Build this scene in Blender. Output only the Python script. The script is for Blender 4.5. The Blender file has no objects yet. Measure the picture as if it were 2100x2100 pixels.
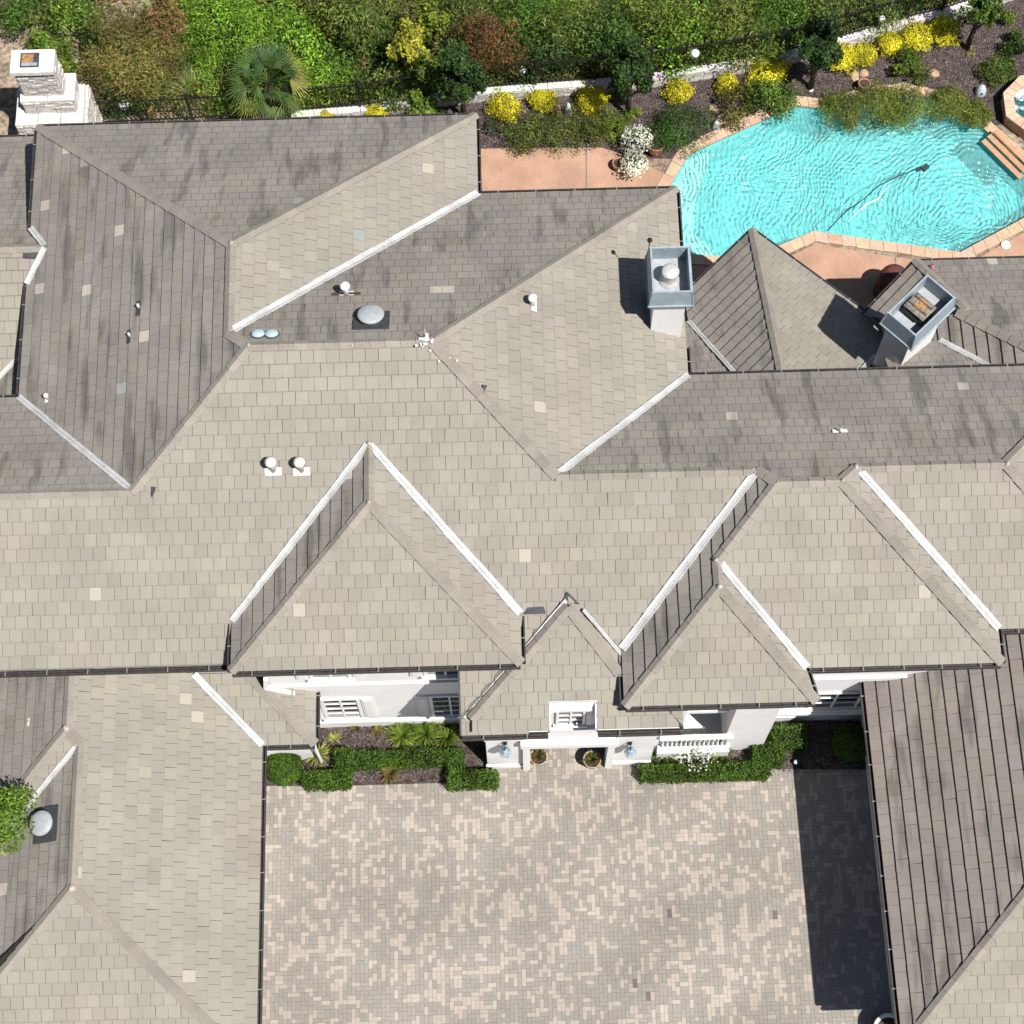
import bpy, math, random
import numpy as np
from mathutils import Vector, Matrix, noise as mnoise

random.seed(7); np.random.seed(7)
sc = bpy.context.scene
COL = sc.collection
PI = math.pi

# ------------------------------------------------------------------ camera
FPX, TILT, YAW, ROLL = 3929.444, 20.423, 0.247, -1.329
CAM = Vector((0.0, -24.0, 46.0))
_t, _p, _r = map(math.radians, (TILT, YAW, ROLL))
FW = Vector((math.sin(_t) * math.sin(_p), math.sin(_t) * math.cos(_p), -math.cos(_t)))
_rt = Vector((math.cos(_p), -math.sin(_p), 0)); _up = _rt.cross(FW)
RT = _rt * math.cos(_r) + _up * math.sin(_r); UP = -_rt * math.sin(_r) + _up * math.cos(_r)
cd = bpy.data.cameras.new('camera'); cam = bpy.data.objects.new('camera', cd); COL.objects.link(cam)
m = Matrix.Identity(4)
for i in range(3):
    m[i][0], m[i][1], m[i][2], m[i][3] = RT[i], UP[i], -FW[i], CAM[i]
cam.matrix_world = m
cd.sensor_width = 36; cd.lens = 36 * FPX / 2100; cd.clip_end = 600; cd.clip_start = .5
sc.camera = cam

# ------------------------------------------------------------------ light
SUN_DIR = Vector((-0.375, 0.385, -1.0)).normalized()
sc.world = bpy.data.worlds.new('World'); sc.world.use_nodes = True
wn = sc.world.node_tree; bgn = wn.nodes['Background']
sky = wn.nodes.new('ShaderNodeTexSky'); sky.sky_type = 'NISHITA'; sky.sun_disc = False
sky.sun_elevation = math.radians(61.7); sky.sun_rotation = math.radians(135.8)
wn.links.new(sky.outputs[0], bgn.inputs[0]); bgn.inputs[1].default_value = 0.05
sc.cycles.diffuse_bounces = 1; sc.cycles.max_bounces = 8
sl = bpy.data.lights.new('sun', 'SUN'); sl.energy = 5.0; sl.angle = math.radians(.5); sl.color = (1.0, .955, .90)
so = bpy.data.objects.new('sun', sl); COL.objects.link(so)
so.rotation_euler = SUN_DIR.to_track_quat('-Z', 'Y').to_euler(); so.location = (20, -20, 40)
vs = sc.view_settings; vs.view_transform = 'Standard'; vs.look = 'None'; vs.gamma = 1; vs.exposure = 0.36
vs.use_curve_mapping = False

def ray(u, v): return FW + RT * ((u - 1050) / FPX) + UP * ((1050 - v) / FPX)
def G(u, v, z=0.0):
    a = ray(u, v); return CAM + a * ((z - CAM.z) / a.z)
def onY(u, v, y):
    a = ray(u, v); return CAM + a * ((y - CAM.y) / a.y)
def onP(u, v, pl):
    a = ray(u, v); k = (pl[0] * CAM.x + pl[1] * CAM.y + pl[2] - CAM.z) / (a.z - pl[0] * a.x - pl[1] * a.y)
    return CAM + a * k
def px(P):
    d = Vector(P) - CAM; w = d.dot(FW)
    return 1050 + FPX * d.dot(RT) / w, 1050 - FPX * d.dot(UP) / w
def plane(k, c, z, t):
    return {'W': (t, 0, z - t * c), 'E': (-t, 0, z + t * c), 'S': (0, t, z - t * c), 'N': (0, -t, z + t * c), 'H': (0, 0, z)}[k]
def isect(a, b, c):
    M = np.array([[q[0], q[1], -1] for q in (a, b, c)]); r = -np.array([q[2] for q in (a, b, c)])
    return Vector(np.linalg.solve(M, r))
def pnormal(pl): return Vector((-pl[0], -pl[1], 1)).normalized()
def zat(pl, x, y): return pl[0] * x + pl[1] * y + pl[2]

# ------------------------------------------------------------------ materials
def newmat(name, rough=.8, spec=.3):
    m = bpy.data.materials.new(name); m.use_nodes = True
    b = m.node_tree.nodes['Principled BSDF']; b.inputs['Roughness'].default_value = rough
    b.inputs['Specular IOR Level'].default_value = spec
    return m, m.node_tree, b
def N(nt, t, **kw):
    n = nt.nodes.new(t)
    for k, v in kw.items():
        if isinstance(v, (int, float, tuple)) and k in n.inputs: n.inputs[k].default_value = v
        else: setattr(n, k, v)
    return n
def coords(nt):
    return nt.nodes.new('ShaderNodeNewGeometry').outputs['Position']
def noisemix(nt, src, scale, lo, hi, detail=4, stretch=None, thr=(.35, .65)):
    """multiply colour src by lo..hi following noise"""
    p = coords(nt)
    if stretch:
        mp = N(nt, 'ShaderNodeMapping'); mp.inputs['Scale'].default_value = stretch
        nt.links.new(p, mp.inputs[0]); p = mp.outputs[0]
    no = N(nt, 'ShaderNodeTexNoise'); no.inputs['Scale'].default_value = scale; no.inputs['Detail'].default_value = detail
    nt.links.new(p, no.inputs['Vector'])
    cr = N(nt, 'ShaderNodeMapRange'); cr.inputs[1].default_value, cr.inputs[2].default_value = thr
    cr.inputs[3].default_value = lo; cr.inputs[4].default_value = hi
    nt.links.new(no.outputs['Fac'], cr.inputs[0])
    mx = N(nt, 'ShaderNodeMix', data_type='RGBA', blend_type='MULTIPLY'); mx.inputs[0].default_value = 1
    nt.links.new(src, mx.inputs[6]); nt.links.new(cr.outputs[0], mx.inputs[7])
    return mx.outputs[2]
def bump(nt, b, scale, strength, dist=.01, detail=5):
    no = N(nt, 'ShaderNodeTexNoise'); no.inputs['Scale'].default_value = scale; no.inputs['Detail'].default_value = detail
    nt.links.new(coords(nt), no.inputs['Vector'])
    bp = N(nt, 'ShaderNodeBump'); bp.inputs['Strength'].default_value = strength; bp.inputs['Distance'].default_value = dist
    nt.links.new(no.outputs['Fac'], bp.inputs['Height']); nt.links.new(bp.outputs[0], b.inputs['Normal'])
def attr_mat(name, rough=.85, spec=.2, grain=(60, .82, 1.15), patch=(1.2, .93, 1.06), stain=None, bmp=None):
    m, nt, b = newmat(name, rough, spec)
    a = N(nt, 'ShaderNodeAttribute'); a.attribute_name = 'tint'; c = a.outputs['Color']
    if grain: c = noisemix(nt, c, *grain)
    if patch: c = noisemix(nt, c, *patch)
    if stain: c = noisemix(nt, c, *stain[0], stretch=stain[1], thr=stain[2])
    nt.links.new(c, b.inputs['Base Color'])
    if bmp: bump(nt, b, *bmp)
    return m
def flat_mat(name, col, rough=.7, spec=.3, grain=None, patch=None, bmp=None, metal=0):
    m, nt, b = newmat(name, rough, spec)
    rgb = N(nt, 'ShaderNodeRGB'); rgb.outputs[0].default_value = (*col, 1); c = rgb.outputs[0]
    if grain: c = noisemix(nt, c, *grain)
    if patch: c = noisemix(nt, c, *patch)
    nt.links.new(c, b.inputs['Base Color']); b.inputs['Metallic'].default_value = metal
    if bmp: bump(nt, b, *bmp)
    return m
MT = dict(
    tile=attr_mat('concrete_roof_tile', .85, .2, (70, .90, 1.09), (.9, .93, 1.04), bmp=(55, .35, .006)),
    tile_shade_stain=attr_mat('shade_stained_roof_tile', .85, .2, (70, .84, 1.13), (.8, .9, 1.08), ((1.3, .66, 1.03, 9), (2.4, .42, .5), (.34, .46)), bmp=(55, .35, .006)),  # algae streaks, over the shade-darkened tone of north and west slopes
    under=flat_mat('roof_underlay', (.075, .065, .055), .95, .05),
    cap=attr_mat('ridge_cap_tile', .85, .2, (40, .85, 1.12), (1.5, .9, 1.08), bmp=(45, .35, .006)),
    flash=flat_mat('painted_valley_metal', (.60, .61, .605), .5, .35, (30, .80, 1.03), (2.2, .78, 1.04), (40, .5, .01)),
    gutter=flat_mat('bronze_gutter', (.042, .038, .036), .5, .4, (14, .7, 1.3)),
    strap=flat_mat('gutter_strap_metal', (.22, .22, .21), .5, .4),
    stucco=flat_mat('white_stucco', (.86, .85, .845), .9, .1, (90, .96, 1.03), (1.4, .94, 1.02), (120, .3, .004)),
    trim=flat_mat('white_trim_paint', (.88, .875, .86), .6, .3, (12, .95, 1.02)),
    glass=flat_mat('dark_window_glass', (.012, .018, .022), .06, .6),
    dark=flat_mat('dark_interior', (.02, .018, .017), .9, .05),
    paver=attr_mat('concrete_paver', .9, .15, (45, .90, 1.09), (.45, .88, 1.06), bmp=(60, .4, .005)),
    sand=flat_mat('joint_sand', (.275, .247, .220), .95, .1, (50, .7, 1.2)),
    mulch=flat_mat('bark_mulch', (.070, .055, .052), .95, .1, (26, .45, 1.9), (5, .7, 1.4), (30, 1, .04)),
    chip=attr_mat('mulch_chip', .95, .1, None, None),
    leaf=attr_mat('leaf', .55, .3, None, (1.7, .72, 1.25)),
    bark=flat_mat('bark', (.10, .075, .055), .9, .1, (20, .6, 1.3), None, (30, .6, .02)),
    deck=flat_mat('terracotta_concrete', (.44, .272, .190), .85, .2, (18, .93, 1.06), (1.3, .84, 1.08), (50, .25, .004)),
    coping=attr_mat('sandstone_coping', .85, .2, (22, .82, 1.12), (3, .92, 1.08), bmp=(20, .5, .012)),
    plaster=flat_mat('pool_plaster', (.26, .70, .69), .8, .2, (9, .93, 1.05)),
    shelf=flat_mat('pool_shelf_plaster', (.86, .88, .86), .8, .2, (9, .93, 1.05)),
    stone=attr_mat('pale_limestone', .9, .15, (18, .78, 1.1), (4, .9, 1.08), bmp=(14, .8, .03)),
    iron=flat_mat('black_iron', (.012, .012, .012), .5, .4),
    metalb=flat_mat('blue_grey_sheet_metal', (.30, .365, .41), .42, .5, (8, .88, 1.08), (2.5, .9, 1.06)),
    lid=flat_mat('galvanised_lid', (.37, .395, .42), .5, .4, (9, .9, 1.06)),
    galv=flat_mat('bright_galvanised', (.62, .62, .60), .38, .5, (9, .9, 1.04), metal=.25),
    cream=flat_mat('cream_vent_paint', (.70, .66, .58), .6, .3, (20, .88, 1.04)),
    cream2=flat_mat('stained_metal_hood', (.20, .18, .15), .6, .3, (9, .6, 1.3)),
    white=flat_mat('white_plastic', (.80, .80, .78), .5, .4),
    charcoal=flat_mat('charcoal_metal', (.055, .058, .065), .6, .3, (10, .8, 1.2)),
    mortar=flat_mat('pink_mortar', (.52, .46, .40), .9, .1, (30, .8, 1.1), None, (40, .6, .01)),
    pot=flat_mat('terracotta_pot', (.42, .22, .14), .8, .2, (12, .85, 1.1)),
    potin=flat_mat('potting_soil', (.07, .05, .04), .95, .1, (30, .6, 1.4)),
    rust=flat_mat('rusty_metal', (.36, .20, .09), .8, .2, (14, .6, 1.3)),
    soil=flat_mat('dry_soil', (.30, .235, .175), .95, .1, (7, .55, 1.35), (1.2, .7, 1.2), (12, .8, .03)),
    greyorn=flat_mat('pale_grey_ornament', (.50, .54, .58), .7, .2, (20, .85, 1.08)),
    rock=flat_mat('tan_boulder', (.46, .33, .22), .9, .1, (9, .75, 1.15), None, (8, .8, .03)),
    patina=flat_mat('verdigris_lantern', (.30, .38, .42), .5, .4, (15, .7, 1.2)),
    dome=flat_mat('skylight_dome', (.42, .56, .62), .15, .6, (10, .9, 1.05)),
    rustb=flat_mat('brown_plate', (.10, .065, .055), .7, .2, (14, .7, 1.2)),
    pinkish=flat_mat('faded_pink', (.42, .17, .16), .7, .2, (14, .7, 1.2)),
    maroon=flat_mat('maroon_cover', (.13, .05, .045), .8, .2, (6, .7, 1.2)),
    hose=flat_mat('pool_hose', (.03, .05, .06), .6, .3),
)
def water_mat(name, tint, scale, foam=0):
    m, nt, b = newmat(name, .05, .5)
    out = nt.nodes['Material Output']
    pos = coords(nt)
    n0 = N(nt, 'ShaderNodeTexNoise'); n0.inputs['Scale'].default_value = .55; n0.inputs['Detail'].default_value = 2
    nt.links.new(pos, n0.inputs['Vector'])
    ad = N(nt, 'ShaderNodeVectorMath', operation='MULTIPLY_ADD')
    nt.links.new(n0.outputs['Color'], ad.inputs[0]); ad.inputs[1].default_value = (2.0, 2.0, 0); nt.links.new(pos, ad.inputs[2])
    hs = []
    for cx, cy, s, w in ((13.9, 2.6, 2.0, .46), (9.5, -1.5, 1.7, .22), (5.2, 1.2, 2.6, .16)):
        mp = N(nt, 'ShaderNodeMapping'); mp.inputs['Location'].default_value = (-cx, -cy, 0)
        nt.links.new(ad.outputs[0], mp.inputs[0])
        wv = N(nt, 'ShaderNodeTexWave', wave_type='RINGS', rings_direction='Z'); wv.inputs['Scale'].default_value = s * scale
        wv.inputs['Distortion'].default_value = 1.6; wv.inputs['Detail'].default_value = 2; wv.inputs['Detail Scale'].default_value = 1.4
        nt.links.new(mp.outputs[0], wv.inputs['Vector'])
        mu = N(nt, 'ShaderNodeMath', operation='MULTIPLY'); nt.links.new(wv.outputs['Fac'], mu.inputs[0]); mu.inputs[1].default_value = w; hs.append(mu.outputs[0])
    n2 = N(nt, 'ShaderNodeTexNoise'); n2.inputs['Scale'].default_value = 7.5 * scale; n2.inputs['Detail'].default_value = 2
    nt.links.new(pos, n2.inputs['Vector'])
    hs.append(n2.outputs['Fac'])
    s = hs[0]
    for h in hs[1:]:
        a = N(nt, 'ShaderNodeMath', operation='ADD'); nt.links.new(s, a.inputs[0]); nt.links.new(h, a.inputs[1]); s = a.outputs[0]
    bp = N(nt, 'ShaderNodeBump'); bp.inputs['Strength'].default_value = 1; bp.inputs['Distance'].default_value = .056
    nt.links.new(s, bp.inputs['Height'])
    df = N(nt, 'ShaderNodeBsdfDiffuse'); df.inputs['Color'].default_value = (*tint, 1); nt.links.new(bp.outputs[0], df.inputs['Normal'])
    tr = N(nt, 'ShaderNodeBsdfTransparent'); tr.inputs['Color'].default_value = (.66, .97, .97, 1)
    gl = N(nt, 'ShaderNodeBsdfGlossy'); gl.inputs['Roughness'].default_value = .12; nt.links.new(bp.outputs[0], gl.inputs['Normal'])
    m1 = N(nt, 'ShaderNodeMixShader'); m1.inputs[0].default_value = .36
    nt.links.new(tr.outputs[0], m1.inputs[1]); nt.links.new(df.outputs[0], m1.inputs[2])
    fr = N(nt, 'ShaderNodeFresnel'); fr.inputs['IOR'].default_value = 1.33; nt.links.new(bp.outputs[0], fr.inputs['Normal'])
    m2 = N(nt, 'ShaderNodeMixShader'); nt.links.new(fr.outputs[0], m2.inputs[0])
    nt.links.new(m1.outputs[0], m2.inputs[1]); nt.links.new(gl.outputs[0], m2.inputs[2])
    last = m2
    if foam:
        nf = N(nt, 'ShaderNodeTexNoise'); nf.inputs['Scale'].default_value = 3.2; nf.inputs['Detail'].default_value = 6
        nt.links.new(pos, nf.inputs['Vector'])
        mr = N(nt, 'ShaderNodeMapRange'); mr.inputs[1].default_value = .52; mr.inputs[2].default_value = .62; nt.links.new(nf.outputs['Fac'], mr.inputs[0])
        wd = N(nt, 'ShaderNodeBsdfDiffuse'); wd.inputs['Color'].default_value = (.8, .85, .85, 1)
        last = N(nt, 'ShaderNodeMixShader'); nt.links.new(mr.outputs[0], last.inputs[0]); nt.links.new(m2.outputs[0], last.inputs[1]); nt.links.new(wd.outputs[0], last.inputs[2])
    nt.links.new(last.outputs[0], out.inputs['Surface'])
    return m
MT['water'] = water_mat('pool_water', (.30, .84, .85), 1.0)
MT['spawater'] = water_mat('spa_water', (.03, .28, .32), 1.6, foam=1)

def translucent_leaf(m):
    nt = m.node_tree; b = nt.nodes['Principled BSDF']; out = nt.nodes['Material Output']; src = b.inputs['Base Color'].links[0].from_socket
    t = N(nt, 'ShaderNodeBsdfTranslucent'); g_ = N(nt, 'ShaderNodeMix', data_type='RGBA', blend_type='MULTIPLY'); g_.inputs[0].default_value = 1
    nt.links.new(src, g_.inputs[6]); g_.inputs[7].default_value = (1.5, 1.6, .8, 1); nt.links.new(g_.outputs[2], t.inputs['Color'])
    mx = N(nt, 'ShaderNodeMixShader'); mx.inputs[0].default_value = .38; nt.links.new(b.outputs[0], mx.inputs[1]); nt.links.new(t.outputs[0], mx.inputs[2]); nt.links.new(mx.outputs[0], out.inputs['Surface'])
translucent_leaf(MT['leaf'])
# ------------------------------------------------------------------ builders
def setp(o, label=None, cat=None, group=None, kind=None):
    if label: o['label'] = label
    if cat: o['category'] = cat
    if group: o['group'] = group
    if kind: o['kind'] = kind
    return o
def thing(name, loc, label, cat, group=None):
    o = bpy.data.objects.new(name, None); o.location = loc; COL.objects.link(o); o.empty_display_size = .2
    return setp(o, label, cat, group)
def link(name, me, parent=None, loc=None):
    o = bpy.data.objects.new(name, me); COL.objects.link(o)
    if parent is not None:
        o.parent = parent
        o.matrix_parent_inverse = Matrix.Translation(-world_loc(parent))
    if loc is not None: o.location = loc
    return o
def world_loc(o):
    v = Vector(o.location)
    # every parent here is unrotated; parts are written in world coordinates
    return v if o.parent is None else v
class MB:
    def __init__(s): s.v = []; s.f = []; s.c = []; s.m = []; s.smooth = False
    def poly(s, pts, tint=None, mat=0):
        i = len(s.v); s.v.extend([tuple(p) for p in pts]); s.f.append(tuple(range(i, i + len(pts)))); s.c.append(tint); s.m.append(mat)
    def mesh(s, verts, faces, tint=None, mat=0, side=None):
        i = len(s.v); s.v.extend([tuple(p) for p in verts])
        for q, f in enumerate(faces): s.f.append(tuple(i + k for k in f)); s.c.append(side if side is not None and q < len(verts) // 2 else tint); s.m.append(mat)
    def box(s, x0, x1, y0, y1, z0, z1, tint=None, mat=0):
        s.obox(Vector(((x0 + x1) / 2, (y0 + y1) / 2, (z0 + z1) / 2)), (abs(x1 - x0), abs(y1 - y0), abs(z1 - z0)), tint=tint, mat=mat)
    def obox(s, c, size, X=Vector((1, 0, 0)), Y=Vector((0, 1, 0)), Z=Vector((0, 0, 1)), tint=None, mat=0):
        c = Vector(c); a, b, d = X * (size[0] / 2), Y * (size[1] / 2), Z * (size[2] / 2)
        v = [c + a * i + b * j + d * k for k in (-1, 1) for j in (-1, 1) for i in (-1, 1)]
        s.mesh(v, [(0, 2, 3, 1), (4, 5, 7, 6), (0, 1, 5, 4), (2, 6, 7, 3), (0, 4, 6, 2), (1, 3, 7, 5)], tint, mat)
    def prism(s, bot, top, tint=None, mat=0, cap=True, bottom=False, side=None):
        n = len(bot); fs = [(i, (i + 1) % n, n + (i + 1) % n, n + i) for i in range(n)]
        if cap: fs.append(tuple(range(n, 2 * n)))
        if bottom: fs.append(tuple(range(n - 1, -1, -1)))
        s.mesh(list(bot) + list(top), fs, tint, mat, side)
    def beam(s, p, q, w, h, up=Vector((0, 0, 1)), tint=None, mat=0):
        p, q = Vector(p), Vector(q); X = (q - p); L = X.length
        if L < 1e-5: return
        X.normalize(); Y = up.cross(X)
        if Y.length < 1e-4: Y = Vector((1, 0, 0)).cross(X)
        Y.normalize(); Z = X.cross(Y)
        s.obox((p + q) / 2, (L, w, h), X, Y, Z, tint, mat)
    def tube(s, pts, r, n=8, tint=None, mat=0, caps=True):
        pts = [Vector(p) for p in pts]; rings = []
        rr = r if isinstance(r, (list, tuple)) else [r] * len(pts)
        ref = Vector((.13, .31, .94)).normalized()
        for i, p in enumerate(pts):
            d = (pts[min(i + 1, len(pts) - 1)] - pts[max(i - 1, 0)]).normalized()
            a = d.cross(ref)
            if a.length < .05: a = d.cross(Vector((1, 0, 0)))
            a.normalize(); b = d.cross(a)
            rings.append([p + (a * math.cos(2 * PI * k / n) + b * math.sin(2 * PI * k / n)) * rr[i] for k in range(n)])
        v = [q for r_ in rings for q in r_]
        f = [(i * n + k, i * n + (k + 1) % n, (i + 1) * n + (k + 1) % n, (i + 1) * n + k) for i in range(len(pts) - 1) for k in range(n)]
        if caps: f += [tuple(range(n - 1, -1, -1)), tuple((len(pts) - 1) * n + k for k in range(n))]
        s.mesh(v, f, tint, mat)
    def lathe(s, c, prof, n=24, ax=Vector((0, 0, 1)), tint=None, mat=0, wob=0):
        c = Vector(c); ax = Vector(ax).normalized(); a = ax.cross(Vector((0, 1, 0)))
        if a.length < .05: a = Vector((1, 0, 0))
        a.normalize(); b = ax.cross(a)
        v = [c + ax * z + (a * math.cos(2 * PI * k / n) + b * math.sin(2 * PI * k / n)) * r for r, z in prof for k in range(n)]
        f = [(i * n + k, i * n + (k + 1) % n, (i + 1) * n + (k + 1) % n, (i + 1) * n + k) for i in range(len(prof) - 1) for k in range(n)]
        s.mesh(v, f, tint, mat)
    def build(s, name, mats, parent=None, smooth=False, **kw):
        me = bpy.data.meshes.new(name); me.from_pydata(s.v, [], s.f)
        mats = mats if isinstance(mats, (list, tuple)) else [mats]
        for k in mats: me.materials.append(MT[k] if isinstance(k, str) else k)
        if any(s.m): me.polygons.foreach_set('material_index', s.m)
        if any(c is not None for c in s.c):
            at = me.color_attributes.new('tint', 'FLOAT_COLOR', 'CORNER')
            arr = []
            for f, c in zip(s.f, s.c):
                c = c or (.5, .5, .5); arr.extend([c[0], c[1], c[2], 1.0] * len(f))
            at.data.foreach_set('color', arr)
        if smooth: me.polygons.foreach_set('use_smooth', [True] * len(s.f))
        me.update()
        o = link(name, me, parent)
        return setp(o, **kw) if kw else o
def one(name, mat, parent, fn, smooth=False, **kw):
    b = MB(); fn(b); return b.build(name, mat, parent, smooth, **kw)

# leaf clouds ----------------------------------------------------------------
def quads_mesh(name, V4, C, mat='leaf'):
    n = len(V4); me = bpy.data.meshes.new(name)
    me.vertices.add(4 * n); me.loops.add(4 * n); me.polygons.add(n)
    me.vertices.foreach_set('co', V4.reshape(-1).astype(np.float32))
    me.loops.foreach_set('vertex_index', np.arange(4 * n, dtype=np.int32))
    me.polygons.foreach_set('loop_start', np.arange(0, 4 * n, 4, dtype=np.int32))
    try: me.polygons.foreach_set('loop_total', np.full(n, 4, dtype=np.int32))
    except Exception: pass
    me.update(calc_edges=True)
    at = me.color_attributes.new('tint', 'FLOAT_COLOR', 'CORNER')
    c4 = np.concatenate([C, np.ones((n, 1))], 1); at.data.foreach_set('color', np.repeat(c4, 4, 0).reshape(-1).astype(np.float32))
    me.materials.append(MT[mat]); me.update()
    return me
def leaf_quads(P, D, size, asp=.5, rnd=.35, fold=0):
    """P centres, D outward directions (long axis follows a random tangent)"""
    n = len(P); D = D + np.random.normal(0, .55, (n, 3)); D /= np.linalg.norm(D, axis=1, keepdims=True) + 1e-9
    T = np.random.normal(0, 1, (n, 3)); T -= (T * D).sum(1, keepdims=True) * D; T /= np.linalg.norm(T, axis=1, keepdims=True) + 1e-9
    B = np.cross(D, T); s = size * (1 + np.random.uniform(-rnd, rnd, (n, 1)))
    return np.stack([P - T * s * .5, P + B * s * asp * .5 , P + T * s * .5, P - B * s * asp * .5], 1)
def pick(cols, n, var=.34):
    cols = np.array(cols); c = cols[np.random.randint(0, len(cols), n)]
    return np.clip(c * np.random.uniform(1 - var, 1 + var, (n, 1)), 0, 1)
def cloud(c, R, n, size, cols, clumps=14, spread=.33, asp=.5, shell=.75, zcut=-.5, ccol=.42):
    """clumped crown: leaves round clump centres spread over an ellipsoid"""
    c = np.array(c, float); R = np.array(R, float)
    d = np.random.normal(0, 1, (clumps * 3, 3)); d /= np.linalg.norm(d, axis=1, keepdims=True); d = d[d[:, 2] > zcut][:clumps]
    k = len(d); cc = d * np.random.uniform(shell * .45, shell * 1.25, (k, 1))
    tone = np.random.uniform(1 - ccol, 1 + ccol, (k, 1))
    idx = np.random.randint(0, k, n)
    off = np.random.normal(0, 1, (n, 3)); off /= np.linalg.norm(off, axis=1, keepdims=True)
    off *= spread * np.random.uniform(.35, 1.15, (n, 1)) ** .6
    q = cc[idx] + off; P = c + q * R
    D = off + q * .8; D[:, 2] += .25
    D /= np.linalg.norm(D, axis=1, keepdims=True) + 1e-9
    return leaf_quads(P, D, size, asp), pick(cols, n) * tone[idx]
def shell_cloud(c, R, n, size, cols, asp=.6, rough=.06):
    d = np.random.normal(0, 1, (n, 3)); d /= np.linalg.norm(d, axis=1, keepdims=True); d[:, 2] = np.abs(d[:, 2]) * 1.0 - .25 * (np.random.rand(n) < .3)
    r = 1 + np.random.normal(0, rough, (n, 1)) - .12 * (np.random.rand(n, 1) < .25)
    P = np.array(c) + d * r * np.array(R)
    return leaf_quads(P, d, size, asp), pick(cols, n)
def spikes(c, n, L, w, cols, lean=(.2, 1.0), droop=.35, seg=3):
    """grass or strap leaves arching out of one crown"""
    Q, C = [], []
    c = np.array(c, float); cols = np.array(cols)
    for i in range(n):
        a = random.uniform(0, 2 * PI); le = random.uniform(*lean); l = L * random.uniform(.65, 1.1)
        h = np.array([math.cos(a), math.sin(a), 0]); side = np.array([-math.sin(a), math.cos(a), 0])
        col = cols[random.randrange(len(cols))] * random.uniform(.8, 1.2)
        p = c + h * random.uniform(0, .04); dirv = h * math.sin(le) + np.array([0, 0, math.cos(le)])
        ww = w * random.uniform(.7, 1.2)
        for k in range(seg):
            q = p + dirv * l / seg; w0 = ww * (1 - k / seg * .7); w1 = ww * (1 - (k + 1) / seg * .9)
            Q.append([p - side * w0 / 2, p + side * w0 / 2, q + side * w1 / 2, q - side * w1 / 2]); C.append(col)
            p = q; dirv = dirv + np.array([0, 0, -droop]) ; dirv /= np.linalg.norm(dirv)
    return np.array(Q), np.clip(np.array(C), 0, 1)
def join(*qs):
    return np.concatenate([q[0] for q in qs]), np.concatenate([q[1] for q in qs])
def plant_thing(name, base, label, cat, parts, group=None, stem=None):
    """parts: list of (part name, (quads, colours))"""
    t = thing(name, base, label, cat, group)
    for pn, (Q, C) in parts: link(pn, quads_mesh(pn, Q, C), t)
    if stem:
        one('stem', 'bark', t, stem)
    return t
GREEN = [(.062, .125, .018), (.09, .165, .024), (.040, .085, .014)]
LIME = [(.17, .24, .03), (.11, .19, .025), (.22, .27, .05)]
WEED = [(.16, .27, .025), (.11, .22, .02), (.22, .32, .04), (.055, .12, .015)]
OLIVE = [(.13, .155, .03), (.09, .12, .022), (.17, .18, .05)]
DARKG = [(.03, .07, .018), (.05, .10, .026), (.02, .042, .013)]
GOLD = [(.74, .64, .03), (.62, .55, .02), (.80, .72, .10), (.46, .46, .03)]
RED = [(.30, .10, .05), (.20, .09, .04), (.13, .12, .035), (.09, .11, .03)]
BROWN = [(.22, .17, .06), (.17, .15, .05), (.12, .11, .035), (.24, .15, .06)]
HEDGE = [(.060, .12, .014), (.085, .16, .018), (.045, .09, .012), (.11, .19, .02)]
exec_placeholder = None

# ------------------------------------------------------------------ roof planes (metres, fitted)
T0, ZE, Z5, Z2, Z3 = .588, 6.296, 6.603, 6.301, 6.188
PL = dict(
    W1=plane('W', -11.0025, ZE, .5695), N1=plane('N', .9187, ZE, .6003), E1=plane('E', -.5523, ZE, .554),
    N2=plane('N', -1.2299, ZE, .6021), E2=plane('E', 4.1196, ZE, .5673), NR=plane('N', -6.0603, ZE, .5804),
    NL=plane('N', -6.1602, ZE, .5714), S=plane('S', -12.2025, ZE, .5672), W5=plane('W', -5.9921, Z5, .601),
    E5=plane('E', .1555, Z5, .5971), S5=plane('S', -12.7682, Z5, .6079), W3=plane('W', 2.3707, Z3, .6356),
    E4=plane('E', 6.4347, Z3, .6247), S3=plane('S', -13.665, Z3, .5869), E3=plane('E', 10.4457, Z2, .5773),
    S2=plane('S', -12.9556, Z2, .5686), ER=plane('E', 13.58, ZE, .588),
    zE=plane('H', 0, ZE, 0), z5=plane('H', 0, Z5, 0), z2=plane('H', 0, Z2, 0), z3=plane('H', 0, Z3, 0))
def V(a, b, c): return isect(PL[a], PL[b], PL[c])
def onpl(k, x, y): return Vector((x, y, zat(PL[k], x, y)))
TILE_W, TILE_E, GAP = .272, .292, .007
def tint_at(P, shade_stain, rare=True):
    f = mnoise.noise(Vector(P) * .55); g = mnoise.noise(Vector(P) * 1.7 + Vector((9, 3, 1)))
    base = Vector((.226, .210, .191)) if shade_stain else Vector((.284, .266, .227))  # darker, greyer base paints in the shade of slopes turned from the sun
    if f > .12: base = base.lerp(Vector((.290, .258, .228)) * (.80 if shade_stain else 1), .5 * min(1, (f - .12) * 4))          # pinkish patches
    if g > .25: base = base.lerp(Vector((.302, .280, .218)) * (.80 if shade_stain else 1), .4)
    base = base * random.uniform(.945, 1.045)
    r = random.random()
    if rare:
        if r < .0055: base = Vector((.40, .365, .31))
        elif r < .0062: base = Vector((.27, .29, .285))
        elif r < .025: base = base * 1.08
        elif r < .045: base = base * .92
    return tuple(base)
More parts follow.
